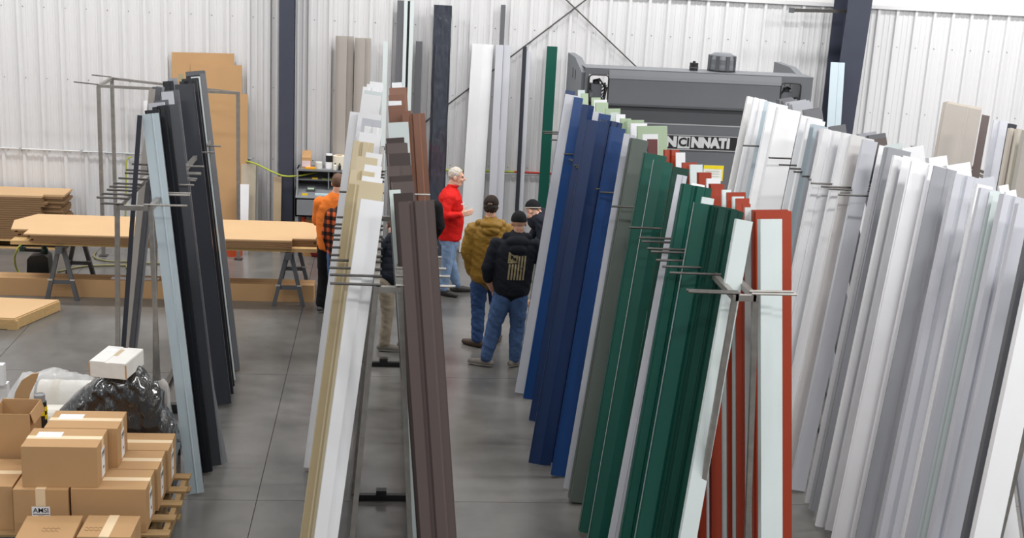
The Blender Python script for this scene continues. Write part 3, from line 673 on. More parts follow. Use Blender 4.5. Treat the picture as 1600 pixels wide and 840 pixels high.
for px, c, lab in ((524, (226, 226, 222), 'small white bottle in front of the cream roll'), (531, (40, 42, 46), 'small dark bottle at the shelf end of the desk')):
    t = thing('bottle', lab, 'bottle', (onshelf(px), 19.0, zt)); xb = onshelf(px)
    MB().lathe((xb, 19.02, zt), [(.022, 0), (.022, .07), (.01, .085)], 12).build('body', mat('bottle%d' % px, c, .4), t); MB().lathe((xb, 19.02, zt+.085), [(.011, 0), (.011, .02)], 10).build('cap', BLACKP, t)
YEL = mat('yellow_plastic', (226, 190, 40), .4)
solo(MB().b2((onshelf(486)-.08, 19.0, zt), (onshelf(486)+.08, 19.06, zt+.03)), 'level_tool', mat('orange_level', (230, 160, 30), .4), 'orange-yellow tool lying on the front of the desk shelf', 'tool', bevel=.004)
zz = lambda y: .91+.12*(y-y0)/(y1-y0)
solo(MB().b2((onshelf(480)-.06, 18.84, zz(18.84)+.0), (onshelf(480)+.03, 18.9, zz(18.9)+.008)), 'sticky_note', YEL, 'yellow sticky notes on the desk writing surface', 'notes')
solo(MB().b2((onshelf(494), 18.85, zz(18.85)), (onshelf(519), 18.93, zz(18.93)+.004)), 'paper_strip', mat('paper_blue', (190, 214, 222), .6), 'pale blue paper strip on the desk writing surface', 'paper')
t = thing('calculator', 'small black calculator on the desk', 'calculator', (onshelf(487), 18.98, zz(18.98)))
MB().box((onshelf(487), 19.0, zz(19.0)+.03), (.13, .02, .09), Matrix.Rotation(-.6, 3, 'X')).build('body', BLACKP, t); MB().box((onshelf(487), 18.985, zz(19.0)+.045), (.1, .004, .03), Matrix.Rotation(-.6, 3, 'X')).build('screen', mat('lcd', (150, 170, 150), .3), t)
solo(MB().b2((onshelf(488), 19.08, 1.135), (onshelf(497), 19.16, 1.15)), 'marker_box', YEL, 'small yellow box in the desk pigeonhole', 'box')
solo(MB().box((onshelf(514), 19.1, 1.143), (.22, .1, .014), Matrix.Rotation(.2, 3, 'Z')), 'clipboard', mat('clip_green', (110, 120, 70), .5), 'dull green folder in the desk pigeonhole', 'folder')
# under the desk
t = thing('spray_can', 'orange-red spray can standing under the desk', 'can', (onshelf(475), 19.0, 0)); xb = GY(474, 345, 18.95).x
RD = mat('extinguisher_red', (206, 70, 34), .4); MB().lathe((xb, 18.95, .0), [(.06, 0), (.06, .42), (.03, .5), (.025, .58)], 16).build('cylinder', RD, t); MB().b2((xb-.05, 18.885, .15), (xb+.05, 18.9, .3)).build('label_sticker', PAPER, t); MB().b2((xb-.03, 18.91, .58), (xb+.05, 18.98, .63)).build('handle', BLACKP, t)
xb = GY(484, 345, 18.9).x
t = thing('floor_carton', 'brown cardboard box under the desk', 'box', (xb, 18.85, 0)); MB().b2((xb-.1, 18.75, 0), (xb+.1, 18.98, .42)).build('body', mat('sack_brown', (150, 112, 72), .8), t); MB().box((xb, 18.97, .47), (.2, .006, .13), Matrix.Rotation(.3, 3, 'X')).build('flap', CARD, t)
xb = GY(497, 360, 18.85).x
solo(MB().lathe((xb, 18.8, 0), [(.1, 0), (.13, .1), (.11, .25), (.05, .36), (.01, .38)], 14), 'red_bag', mat('red_cloth', (128, 26, 32), .8), 'dark red cloth bag on the floor beside the desk', 'bag', smooth=True)

# ================================================================== LEFT: CARDBOARD STACK, TABLE, BOXES
def pallet(name, lo, hi, label, boards=6, m=WOOD, h=.13, group=None, R=0.0):
    cx, cy = (lo[0]+hi[0])/2, (lo[1]+hi[1])/2; z = lo[2]
    t = thing(name, label, 'pallet', (cx, cy, z), group)
    W, D = hi[0]-lo[0], hi[1]-lo[1]; Rm = Matrix.Rotation(R, 3, 'Z'); c = Vector((cx, cy, z))
    def bb_(x0, x1, y0, y1, z0, z1, nm):
        MB().box(c+Rm @ Vector(((x0+x1)/2, (y0+y1)/2, (z0+z1)/2)), (x1-x0, y1-y0, z1-z0), Rm).build(nm, m, t)
    for k in range(3):
        x = -W/2+.02+(W-.08)*k/2; bb_(x, x+.04, -D/2, D/2, .018, h-.018, 'stringer')
    for k in range(boards):
        y = -D/2+(D-.1)*k/(boards-1); bb_(-W/2-random.uniform(0, .02), W/2+random.uniform(0, .02), y, y+.095, h-.018, h, 'deck_board')
    for k in range(3):
        y = -D/2+(D-.1)*k/2; bb_(-W/2, W/2, y, y+.095, 0, .018, 'bottom_board')
    return t
pallet('wood_pallet', (-6.9, 18.72, 0), (-4.78, 19.4, 0), 'pale wooden pallet under the tall cardboard stack by the wall', m=WOOD)
z = .13
def notched(x0, x1, y0, y1, nx, ny):  # outline with notched front-right corner
    return [(x0, y0), (x1-nx, y0), (x1-nx, y0+ny), (x1, y0+ny), (x1, y1), (x0, y1)]
k = 0
while z < .8:
    th = .034; dx = .03*math.sin(k*1.7)*(k % 3 > 0); o = MB().prism(notched(-6.9, -4.76+dx, 18.75, 19.36, .26+.03*math.cos(k), .1+.02*(k % 2)), 'z', z, z+th-.004)
    last = z+th >= .8
    solo(o, 'cardboard_bundle', [CARD2 if last else CARDE], 'topmost flat cardboard bundle on the tall stack by the wall' if last else 'flat cardboard bundle in the tall stack by the wall', 'cardboard', 'flat cardboard bundles in the wall stack' if not last else None)
    z += th; k += 1
solo(MB().box((-5.0, 18.72, .24), (.28, .012, .08), Matrix.Rotation(.1, 3, 'X')), 'paper_label', PAPER, 'white paper label hanging on the tall cardboard stack', 'label')
# long table: board on two sawhorses
solo(MB().b2((-4.72, 16.05, .74), (-.86, 17.12, .79)), 'table_board', WOOD, 'long pale wooden board laid across two grey sawhorses', 'board')
z = .79
for k in range(5):
    th = .022; x0 = -4.78+.06*(k % 2)-.02*k; 
    out = [(x0+.32, 16.0), (-1.18, 16.0+.01*k), (-1.18, 16.16), (-.86-.02*(k % 3), 16.16), (-.84, 17.0), (-1.1, 17.16), (x0+.2, 17.16), (x0, 16.75), (x0+.1, 16.25), (x0+.32, 16.25)]
    last = k == 4
    solo(MB().prism(out, 'z', z, z+th-.003), 'cardboard_sheet', CARD2 if last else CARDE, 'topmost cardboard sheet on the long sawhorse table' if last else 'cardboard sheet in the pile on the long sawhorse table', 'cardboard', None if last else 'cardboard sheets on the long table'); z += th
def sawhorse(x, label):
    t = thing('sawhorse', label, 'sawhorse', (x, 16.6, 0), 'grey sawhorses under the long table'); m = mat('sawhorse_grey', (92, 95, 100), .45, .2, .1)
    MB().beam((x, 16.0, .69), (x, 17.2, .69), .08, .09).build('top_beam', m, t)
    for yy, s in ((16.14, -1), (17.08, 1)):
        for sx in (-1, 1):
            MB().beam((x+sx*.03, yy, .68), (x+sx*.19, yy+s*.03, 0), .05, .06, up=(0,1,0)).build('leg', m, t)
        MB().beam((x-.14, yy+s*.02, .24), (x+.14, yy+s*.02, .24), .03, .05).build('brace', m, t)
        for sx in (-1, 1): MB().box((x+sx*.14, yy-.03+s*.02, .275), (.06, .012, .02)).build('bracket', GALV, t)
sawhorse(-4.12, 'grey metal sawhorse under the end of the table near the black jug')
sawhorse(-1.22, 'grey metal sawhorse under the end of the table near the orange shirt')
# long carton on the floor
t = thing('long_carton', 'long flat brown carton lying on the floor under the table', 'carton', (-3.4, 16.5, 0))
a = MB().b2((-7.0, 16.27, 0), (-.9, 16.55, .235)); a.build('body', CARD, t)
for xx in (-3.55, -3.2): MB().b2((xx, 16.33, .235), (xx+.26, 16.45, .238)).build('label_sticker', PAPER, t)
MB().b2((-7, 16.40, .235), (-.9, 16.403, .2365)).build('flap_seam', CARDE, t)
# flat wooden crate lid at far left
t = thing('flat_crate', 'low flat wooden crate with cardboard top on the floor at the left edge', 'crate', (-5, 15.3, 0))
P = [G(-110, 460, .14), G(92, 468, .14), G(22, 497, .14), G(-110, 490, .14)]
poly = [(p.x, p.y) for p in P]
MB().prism(poly, 'z', .125, .14).build('cardboard_top', CARD2, t)
for i in (1, 2):
    a, b = P[i], P[(i+1) % 4]; a = Vector((a.x, a.y, .065)); b = Vector((b.x, b.y, .065))
    MB().beam(a, b, .035, .12).build('side_rail', WOOD, t)
MB().beam((P[1].x-.03, P[1].y, .065), (P[0].x, P[0].y, .065), .035, .12).build('side_rail', WOOD, t)
for k in range(3):
    q = P[2].lerp(P[3], .02+.4*k); MB().box((q.x, q.y+.04, .055), (.12, .12, .11)).build('foot_block', WOOD, t)
MB().beam((P[3].x, P[3].y, .04), (P[2].x-.05, P[2].y+.04, .04), .02, .03).build('bottom_board', BLACKP, t)
# black jug with spray head + hose
p = G(66, 437)
t = thing('plastic_jug', 'black plastic jug with a dark trigger pump under the table', 'jug', (p.x, 17.0, 0))
MB().prism([(p.x-.16, 0), (p.x+.15, 0), (p.x+.13, .36), (p.x+.07, .41), (p.x-.1, .38), (p.x-.14, .33)], 'y', 16.86, 17.12).build('body', BLACKP, t, bevel=.012)
DGN = mat('pump_dark_green', (26, 60, 56), .4)
pu = MB().lathe((p.x+.06, 16.99, .39), [(.05, 0), (.05, .06), (.035, .08), (.035, .2)], 14).build('pump', DGN, t); MB().beam((p.x+.05, 16.99, .43), (p.x-.2, 16.93, .45), .05, .04).build('nozzle', BLACKP, t); MB().b2((p.x-.24, 16.9, .43), (p.x-.17, 16.96, .49)).build('nozzle_tip', DGN, t)
hose('air_hose', [GY(36, 379, 17.1), G(28, 388, .55), G(23, 402, .35), G(26, 420, .12), G(36, 430, .03), G(48, 431, .02)], .014, HOSEG, 'yellow-green hose looping down beside the black jug')
hose('air_hose', [G(90, 424, .015), G(130, 416, .015), G(180, 414, .015), G(215, 416, .015), G(212, 421, .015), G(198, 418, .015), G(205, 412, .015), G(235, 411, .015), G(300, 413, .015), G(330, 411, .015)], .014, mat('floor_hose', (132, 126, 84), .6), 'olive hose coiled on the floor behind the table')
hose('air_hose', [G(150, 393, .015), G(147, 399, .015), G(152, 404, .015), G(175, 408, .015), G(215, 408, .015)], .012, MATS['floor_hose'], 'thin olive hose curving on the floor near the empty rack')

# ================================================================== NEAR LEFT: PALLETS AND CARTONS
pallet('wood_pallet', (-3.3, 8.72, .135), (-1.68, 9.86, .135), 'middle weathered pallet under the cartons in the foreground', 5, WOODO, .135)
pallet('wood_pallet', (-3.35, 8.78, 0), (-1.72, 9.9, 0), 'lower weathered pallet under the cartons in the foreground', 5, WOODO, .135)
pallet('wood_pallet', (-3.3, 8.7, .27), (-1.53, 9.82, .27), 'upper weathered pallet under the cartons in the foreground', 5, WOODO, .135)
LOGO = mat('label_ink', (40, 42, 52), .5)
def carton(xr, yf, z0, w, d, h, label, tape='x', stick=None, rot=0.0, group='brown cartons on the foreground pallet', seam=True):
    """xr: right X, yf: front Y; tape along x over the top; stick: list of faces with a shipping label"""
    c = Vector((xr-w/2, yf+d/2, z0)); t = thing('carton', label, 'box', tuple(c), group)
    R = Matrix.Rotation(rot, 3, 'Z')
    def B(lo, hi, nm, m, par=t, bev=0):
        mid = Vector([(a+b)/2 for a, b in zip(lo, hi)]); return MB().box(c+R @ mid, [b-a for a, b in zip(lo, hi)], R).build(nm, m, par, bevel=bev)
    B((-w/2, -d/2, 0), (w/2, d/2, h), 'body', CARD, bev=.004)
    e = .0012
    if tape == 'x':
        B((-w/2-e, -.03, h-.0), (w/2+e, .03, h+e), 'tape', TAPE); B((w/2, -.03, h-.11), (w/2+e, .03, h+e), 'tape', TAPE); B((-w/2-e, -.03, h-.11), (-w/2, .03, h+e), 'tape', TAPE)
    elif tape == 'y':
        B((-.035, -d/2-e, h), (.035, d/2+e, h+e), 'tape', TAPE); B((-.035, -d/2-e, h-.13), (.035, -d/2, h+e), 'tape', TAPE)
    if seam and tape == 'y': B((-.002, -d/2, h), (.002, d/2, h+.0006), 'flap_seam', CARDE)
    for s in stick or ():
        if s == 'right':
            st = B((w/2, -.05, h-.3), (w/2+.0025, .05, h-.075), 'shipping_label', PAPER)
            M = Matrix.Translation(c+R @ Vector((w/2+.003, .022, h-.135))) @ R.to_4x4() @ Matrix(((0,0,1,0),(1,0,0,0),(0,1,0,0),(0,0,0,1)))
            text_mesh('AMSI', .042, 'label_lettering', LOGO, st, Matrix.Translation(c+R @ Vector((w/2+.003, 0, h-.115))) @ R.to_4x4() @ Matrix(((0,0,1,0),(1,0,0,0),(0,1,0,0),(0,0,0,1))), .0004, .0005)
            B((w/2+.0024, -.042, h-.142), (w/2+.0032, .042, h-.136), 'label_rule', LOGO, st); B((w/2+.0024, -.01, h-.24), (w/2+.0032, .02, h-.22), 'label_mark', LOGO, st)
            B((w/2, -.045, h-.345), (w/2+.002, .03, h-.32), 'paper_scrap', PAPER) if h > .35 else None
        if s == 'front':
            st = B((-.065, -d/2-.0028, h-.26), (.065, -d/2, h-.135), 'shipping_label', PAPER)
            text_mesh('AMSI', .052, 'label_lettering', LOGO, st, Matrix.Translation(c+R @ Vector((0, -d/2-.0032, h-.165))) @ R.to_4x4() @ FRONT, .0004, .0007)
            B((-.058, -d/2-.0036, h-.197), (.058, -d/2-.0026, h-.191), 'label_rule', LOGO, st); B((-.02, -d/2-.0036, h-.207), (.02, -d/2-.0026, h-.203), 'label_text_line', LOGO, st)
        if s == 'top': B((-w/2+.06, .0, h+e), (-w/2+.24, .1, h+e+.001), 'top_label', PAPER)
        if s == 'topleft': B((-w*.5+.02, -.02, h+.0012), (-w*.5+.12, .08, h+.0022), 'top_label', PAPER)
    return t
ZL = .405; HB = .35; 
f0 = 8.74
xR1 = GY(228, 771, f0).x
for k, (lab) in enumerate(('front carton of the row with side labels, lower layer', 'middle carton of the row with side labels, lower layer', 'rear carton of the row with side labels, lower layer')):
    carton(xR1+.02*k, f0+.365*k, ZL, .54, .355, HB, lab, 'x', ['right'])
carton(xR1-.555, f0-.02, ZL, .39, .5, HB, 'carton with the AMSI shipping label facing the camera, lower layer'.replace('AMSI ', ''), 'y', ['front'])
carton(xR1-.96, f0+.03, ZL, .42, .5, HB, 'carton at the left edge of the lower layer with a small top label', 'x', ['topleft'])
carton(xR1-.565, f0+.5, ZL, .42, .45, HB, 'carton behind the front-labelled carton in the lower layer', 'y')
z2 = ZL+HB
xt = GY(152, 700, f0+.03).x
carton(xt, f0+.02, z2, .54, .355, .32, 'front carton of the two on the upper layer', 'x', ['right', 'top'], .0)
carton(xt+.07, f0+.385, z2, .54, .355, .32, 'rear carton of the two on the upper layer', 'x', ['right', 'top'], .0)
# low cartons in front, nearest
zf = GY(90, 806, 8.9).z
sm = carton(GY(122, 806, 8.45).x, 8.25, 0.0, .39, .36, GY(120, 806, 8.6).z, 'nearest carton with faint handwriting on top, left of the pair', None, None, .03, 'small near cartons')
sm2 = carton(GY(212, 806, 8.45).x, 8.27, 0.0, .37, .34, GY(212, 806, 8.6).z, 'nearest carton with clear tape on top, right of the pair', 'y', None, -.02, 'small near cartons')
INKP = mat('pencil_ink', (150, 116, 82), .7)
for tt, ox in ((sm, .02), (sm2, -.1)):
    w0 = Vector(tt['_w']); h0 = max((v.co.z for v in tt.children[0].data.vertices))
    for r in range(2):
        pts = [(w0.x+ox-.06+.012*i, w0.y-.03-.04*r+.012*math.sin(i*2.3+r), h0+.0015) for i in range(11)]
        MB().tube(pts, .0018, 4).build('handwriting', INKP, tt)
# open-topped box at the left
p0 = G(-2, 715, z2+.0); 
t = thing('open_carton', 'tall open brown carton with raised flaps at the left edge', 'box', (-3.1, 9.75, z2-.1))
Yo = 9.32; A_ = GY(5, 668, Yo); xo0 = GY(-14, 668, Yo).x; xo1 = GY(46, 640, Yo).x; ztop = GY(40, 647, Yo).z
wl = .006
MB().b2((xo0, Yo, z2-.36), (xo1, Yo+wl, ztop)).build('wall_panel', CARD, t); MB().b2((xo0, Yo+.3, z2-.36), (xo1, Yo+.3+wl, ztop)).build('wall_panel', CARD, t)
MB().b2((xo0, Yo, z2-.36), (xo0+wl, Yo+.3, ztop)).build('wall_panel', CARD, t); MB().b2((xo1-wl, Yo, z2-.36), (xo1, Yo+.3, ztop)).build('wall_panel', CARD, t)
MB().b2((xo0, Yo, z2-.36), (xo1, Yo+.3, z2-.35)).build('bottom_panel', CARD, t)
MB().box(((xo0+xo1)/2, Yo+.325, ztop-.05), (xo1-xo0, .006, .12), Matrix.Rotation(.3, 3, 'X')).build('flap', CARD, t)
MB().box((xo1+.018, Yo+.15, ztop-.035), (.006, .3, .09), Matrix.Rotation(-.3, 3, 'Y')).build('flap', CARD, t)
# spray can wrapped in checked tape
t = thing('tape_can', 'grey roll on a can with yellow and black chequered tape', 'can', (GY(64, 640, 9.95).x, 9.95, .9)); xc = GY(63, 640, 9.75).x
zc0 = GY(63, 655, 9.75).z; zc1 = GY(63, 614, 9.75).z
MB().lathe((xc, 9.75, zc0-.6), [(.05, 0), (.05, zc1-zc0+.53)], 18).build('can', BLACKP, t)
yk = mat('check_yellow', (236, 206, 30), .4)
for i in range(10):
    for j in range(3):
        if (i+j) % 2:
            a = i*math.pi/5+.3; MB().box((xc+.051*math.cos(a), 9.75+.051*math.sin(a), zc0+.03+.035*j), (.006, .03, .034), Matrix.Rotation(a, 3, 'Z')).build('check_square', yk, t)
MB().lathe((xc, 9.75, zc1-.08), [(.04, 0), (.042, .07), (.03, .075), (.03, .07)], 18).build('grey_roll', mat('grey_tape', (140, 142, 146), .4), t)
# large rolls in clear plastic, on their own pallet
pallet('wood_pallet', (-3.55, 10.45, 0), (-2.45, 11.4, 0), 'pallet carrying the plastic-wrapped white rolls', 6, WOODO)
FILMC = mat('clear_film', (238, 240, 242), .25, 0, .02, 5, bump=.5, bscale=20, alpha=.42)
WR = mat('white_roll', (236, 232, 222), .55, 0, .02)
Yr = 10.75; pr0 = GY(70, 612, Yr); pr1 = GY(150, 612, Yr)
t = thing('fabric_roll', 'thick white roll lying on the wrapped pallet', 'roll', (pr0.x, Yr, .135))
R_ = Matrix.Rotation(math.pi/2, 3, 'Y')
zr = pr0.z-.02
MB().lathe((pr0.x-.1, Yr, zr), [(.13, 0), (.13, 1.1)], 24, R=R_).build('roll', WR, t, smooth=False); MB().lathe((pr0.x+.08, Yr, zr), [(.135, 0), (.135, .06)], 24, R=R_).build('band', mat('cream_band', (224, 212, 190), .5), t)
MB().lathe((pr0.x-.06, Yr, zr), [(.1335, 0), (.1335, .02)], 24, R=R_).build('strap', BLACKP, t)
solo(MB().lathe((pr0.x-.05, Yr-.27, zr-.12), [(.12, 0), (.12, .95)], 24, R=R_), 'fabric_roll', WR, 'lower white roll in front of the thick white roll', 'roll')
solo(MB().b2((pr0.x-.1, Yr-.4, .135), (pr0.x+.95, Yr+.3, zr-.24)), 'roll_crate', CARD, 'brown carton base under the white rolls', 'box')
# cardboard end guards
def guard(px, Y, lab):
    pts = [GY(x_, y_, Y) for x_, y_ in px]; pl_ = [(pts[0].x, .14)]+[(q.x, q.z) for q in pts]+[(pts[-1].x, .14)]
    solo(MB().prism(pl_, 'y', Y, Y+.02), 'end_guard', CARD, lab, 'cardboard')
guard([(18, 640), (24, 612), (34, 594), (50, 584), (60, 583), (56, 596), (46, 616), (42, 640)], 10.42, 'curved brown cardboard guard at the end of the white rolls')
guard([(246, 640), (247, 600), (251, 594), (257, 594), (262, 600), (262, 640)], 10.4, 'brown cardboard guard behind the black wrapped pile')
def drape(name, prof, y0, y1, m, label, seed, par_lab, amp=.03, n=48, k=30, ridge=.4):
    """wrinkled film draped over a pile: prof = (X,Z) crest polyline; falls to both sides"""
    vs = []; L = len(prof)
    for i in range(n+1):
        s = i/n*(L-1); a = int(min(s, L-2)); f = s-a; X = prof[a][0]*(1-f)+prof[a+1][0]*f; Z = prof[a][1]*(1-f)+prof[a+1][1]*f
        for j in range(k+1):
            v = j/k; Y = y0+(y1-y0)*v; dome = (1-abs(2*v-1)**2.6); zz_ = .14+(Z-.14)*(.35+.65*dome) if 0 < j < k else .14
            q = Vector((X*7+seed, Y*7, zz_*5)); nz = noise.noise(q)*amp+noise.noise(q*2.7)*amp*.5+(amp*.45-amp*1.5*abs(noise.noise(Vector((X*9+zz_*7+seed, Y*3, zz_*4-X*5)))))*ridge
            vs.append((X+nz*.6, Y+nz*.8, zz_+nz))
    fs = [(i*(k+1)+j, (i+1)*(k+1)+j, (i+1)*(k+1)+j+1, i*(k+1)+j+1) for i in range(n) for j in range(k)]
    fs += [tuple(range(k+1)), tuple(range(n*(k+1), (n+1)*(k+1)))[::-1]]
    return solo(MB().add(vs, fs), name, m, label, 'plastic wrap', smooth=True)
FILMB = mat('black_stretch_film', (24, 24, 27), .16, 0, .2, 8, bump=1.0, bscale=26, spec=.8, stretch=(2.4, .8, .8), coat=1.0)
Yw = 10.0
prof = [GY(px, py, Yw) for px, py in ((92, 640), (118, 618), (150, 594), (178, 584), (212, 580), (226, 592), (246, 618), (250, 640), (268, 668), (270, 690))]
drape('black_wrapped_pile', [(q.x, q.z) for q in prof], 9.87, 10.38, FILMB, 'black stretch-wrapped pile with glossy wrinkles behind the cartons', 3, None, .035, 150, 80, 1.0)
q = GY(208, 682, 9.86)
solo(MB().box((q.x, 9.845, q.z), (.085, .004, .022), Matrix.Rotation(.12, 3, 'Y')), 'shipping_sticker', mat('sticker_pink', (226, 196, 200), .5), 'small pale red printed sticker on the black wrap', 'label')
pc = [GY(px, py, 10.75) for px, py in ((8, 640), (18, 606), (34, 584), (60, 582), (100, 580), (130, 588), (150, 598))]
drape('clear_wrap', [(q.x, q.z) for q in pc], 10.4, 11.1, FILMC, 'clear crumpled plastic film over the white rolls', 9, None, .03)
pc = [GY(px, py, 10.4) for px, py in ((246, 592), (256, 588), (264, 596), (270, 640), (274, 680))]
drape('clear_wrap', [(q.x, q.z) for q in pc], 10.25, 10.44, FILMC, 'scrap of clear film hanging beside the black wrapped pile', 5, None, .02, 20, 12)
# white box on top
q = GY(180, 590, 9.95); zb = 1.245
t = thing('white_carton', 'scuffed white cardboard box on top of the black wrapped pile', 'box', (q.x, 10.0, q.z))
WB = mat('white_card', (228, 226, 222), .7, 0, .05, 12)
R = Matrix.Rotation(-.22, 3, 'Z') @ Matrix.Rotation(.04, 3, 'X'); cc = Vector((q.x-.01, 10.08, q.z+.085)); bw, bd, bh = .31, .36, .135
def WBX(lo, hi, nm, m, bev=0):
    mid = Vector([(a+b)/2 for a, b in zip(lo, hi)]); return MB().box(cc+R @ mid, [b-a for a, b in zip(lo, hi)], R).build(nm, m, t, bevel=bev)
WBX((-bw/2, -bd/2, -bh/2), (bw/2, bd/2, bh/2), 'body', WB, .006)
WBX((-bw/2+.005, -bd/2, bh/2), (-.02, bd/2, bh/2+.004), 'top_flap', WB); WBX((.02, -bd/2, bh/2), (bw/2-.005, bd/2, bh/2+.003), 'top_flap', WB)
WBX((-.02, -.02, bh/2), (.02, bd/2-.05, bh/2+.001), 'torn_tape', mat('torn_card', (196, 178, 150), .8)); WBX((-bw/2+.03, .06, bh/2+.004), (-.04, .13, bh/2+.005), 'label_sticker', PAPER)
for sx in (-1, 1): WBX((sx*bw/2-.006, -bd/2-.002, -bh/2+.01), (sx*bw/2+.006, -bd/2+.004, bh/2-.01), 'edge_strip', CARD)  # brown card showing along the worn front edges
# white profile ends at the very left edge
for k in range(3):
    q = G(-3, 606+8*k, .9-.0*k)
    solo(MB().b2((q.x-.5, 11.45+.1*k, .1+.22*(2-k)), (GY(9, 606+10*k, 11.5).x, 11.53+.1*k, .3+.22*(2-k))), 'profile_end', PC['white'], f'{ORD[k]} white profile end from the top at the left edge', 'profile')

# ================================================================== PEOPLE
V = Vector
SKIN = mat('skin', (214, 168, 146), .5, 0, .04, 12, spec=.35); SKIN2 = mat('skin_tan', (196, 150, 126), .5, 0, .04, 12, spec=.35)
def cloth(name, c, rough=.85, var=.1, scale=9, bump=.35, bscale=14): return mat(name, c, rough, 0, var, scale, bump=bump, bscale=bscale, spec=.2)
DENIM_L = cloth('denim_light', (124, 148, 180), var=.14, scale=7); DENIM = cloth('denim_mid', (72, 96, 136), var=.16, scale=6); DENIM_D = cloth('denim_dark', (56, 80, 122), var=.14, scale=6)
BLACKC = cloth('black_cloth', (24, 24, 27)); KHAKI = cloth('khaki_cloth', (160, 148, 130)); NAVYC = cloth('navy_cloth', (32, 36, 46)); REDC = cloth('red_knit', (206, 30, 26), .75, .06)
ORANGEC = cloth('orange_cotton', (226, 122, 50), .85, .05); SHOE_D = mat('shoe_dark', (52, 50, 50), .6); SHOE_B = mat('shoe_brown', (74, 56, 46), .6); SHOE_G = mat('shoe_grey', (120, 114, 106), .7); SOLE = mat('sole_white', (214, 212, 204), .6)
HAIRG = mat('hair_grey', (186, 180, 172), .7, 0, .2, 60, bump=.5, bscale=120); HAIRD = mat('hair_dark', (46, 34, 30), .6, 0, .2, 60, bump=.5, bscale=120); HAIRB = mat('hair_brown', (96, 68, 50), .7, 0, .2, 60)
LIP = mat('lip', (176, 112, 102), .5); EYEW = mat('eye_dark', (48, 40, 38), .3)
TANJ = cloth('tan_nylon', (142, 108, 44), .5, .08, 10, .7, 11)
def print_mat():
    """navy fleece with a worn striped flag print on the back (flat print in the thing's own coordinates)"""
    m = bpy.data.materials.new('hoodie_print'); m.use_nodes = True; nt = m.node_tree; L = nt.links.new; b = nt.nodes['Principled BSDF']; b.inputs['Roughness'].default_value = .85; b.inputs['Specular IOR Level'].default_value = .2
    tc = nt.nodes.new('ShaderNodeTexCoord'); sp = nt.nodes.new('ShaderNodeSeparateXYZ'); L(tc.outputs['Object'], sp.inputs[0])
    def M(op, a, b_=None):
        n = nt.nodes.new('ShaderNodeMath'); n.operation = op
        for i, v in enumerate((a, b_)):
            if v is None: continue
            if isinstance(v, (int, float)): n.inputs[i].default_value = v
            else: L(v, n.inputs[i])
        return n.outputs[0]
    X, Y, Z = sp.outputs[0], sp.outputs[1], sp.outputs[2]
    def rng(v, a, c): return M('MULTIPLY', M('GREATER_THAN', v, a), M('LESS_THAN', v, c))
    Xs = M('SUBTRACT', X, M('MULTIPLY', M('SUBTRACT', Z, 1.2), .06))
    u = M('SUBTRACT', Xs, .035)
    back = M('LESS_THAN', Y, 0.02)
    stripes = M('GREATER_THAN', M('FRACT', M('MULTIPLY', u, 1/.034)), .42)
    stripe_zone = M('MULTIPLY', rng(u, 0.0, .205), rng(Z, 1.10, 1.285))
    stripe_zone2 = M('MULTIPLY', rng(u, .115, .205), rng(Z, 1.28, 1.38))
    canton = M('MULTIPLY', rng(u, 0.0, .108), rng(Z, 1.295, 1.425))
    n = nt.nodes.new('ShaderNodeTexNoise'); n.inputs['Scale'].default_value = 26; n.inputs['Detail'].default_value = 3; L(tc.outputs['Object'], n.inputs['Vector'])
    worn = M('GREATER_THAN', n.outputs['Fac'], .44); worn2 = M('GREATER_THAN', n.outputs['Fac'], .33)
    fac = M('MULTIPLY', back, M('MAXIMUM', M('MULTIPLY', canton, worn), M('MULTIPLY', worn2, M('MULTIPLY', stripes, M('MAXIMUM', stripe_zone, stripe_zone2)))))
    mx = nt.nodes.new('ShaderNodeMix'); mx.data_type = 'RGBA'; mx.inputs['A'].default_value = (*lin((30, 32, 40)), 1); mx.inputs['B'].default_value = (*lin((150, 136, 104)), 1)
    L(fac, mx.inputs['Factor']); L(mx.outputs['Result'], b.inputs['Base Color'])
    return m
def plaid_mat():
    m = bpy.data.materials.new('orange_plaid'); m.use_nodes = True; nt = m.node_tree; L = nt.links.new; b = nt.nodes['Principled BSDF']; b.inputs['Roughness'].default_value = .9; b.inputs['Specular IOR Level'].default_value = .2
    tc = nt.nodes.new('ShaderNodeTexCoord'); sp = nt.nodes.new('ShaderNodeSeparateXYZ'); L(tc.outputs['Object'], sp.inputs[0])
    def band(o, s, ph, th):
        n = nt.nodes.new('ShaderNodeMath'); n.operation = 'MULTIPLY_ADD'; n.inputs[1].default_value = s; n.inputs[2].default_value = ph; L(o, n.inputs[0])
        f = nt.nodes.new('ShaderNodeMath'); f.operation = 'FRACT'; L(n.outputs[0], f.inputs[0])
        g = nt.nodes.new('ShaderNodeMath'); g.operation = 'GREATER_THAN'; g.inputs[1].default_value = th; L(f.outputs[0], g.inputs[0]); return g.outputs[0]
    mxm = nt.nodes.new('ShaderNodeMath'); mxm.operation = 'ADD'; L(band(sp.outputs[0], 14, .2, .5), mxm.inputs[0]); L(band(sp.outputs[2], 10, 0, .5), mxm.inputs[1])
    dv = nt.nodes.new('ShaderNodeMath'); dv.operation = 'MULTIPLY'; dv.inputs[1].default_value = .5; L(mxm.outputs[0], dv.inputs[0])
    r = nt.nodes.new('ShaderNodeValToRGB'); r.color_ramp.interpolation = 'CONSTANT'; e = r.color_ramp.elements; e[0].color = (*lin((196, 88, 44)), 1); e[1].position = .25; e[1].color = (*lin((84, 44, 32)), 1); e2 = e.new(.75); e2.color = (*lin((28, 24, 26)), 1)
    L(dv.outputs[0], r.inputs['Fac']); L(r.outputs['Color'], b.inputs['Base Color']); return m
HOODM = print_mat(); PLAIDM = plaid_mat()

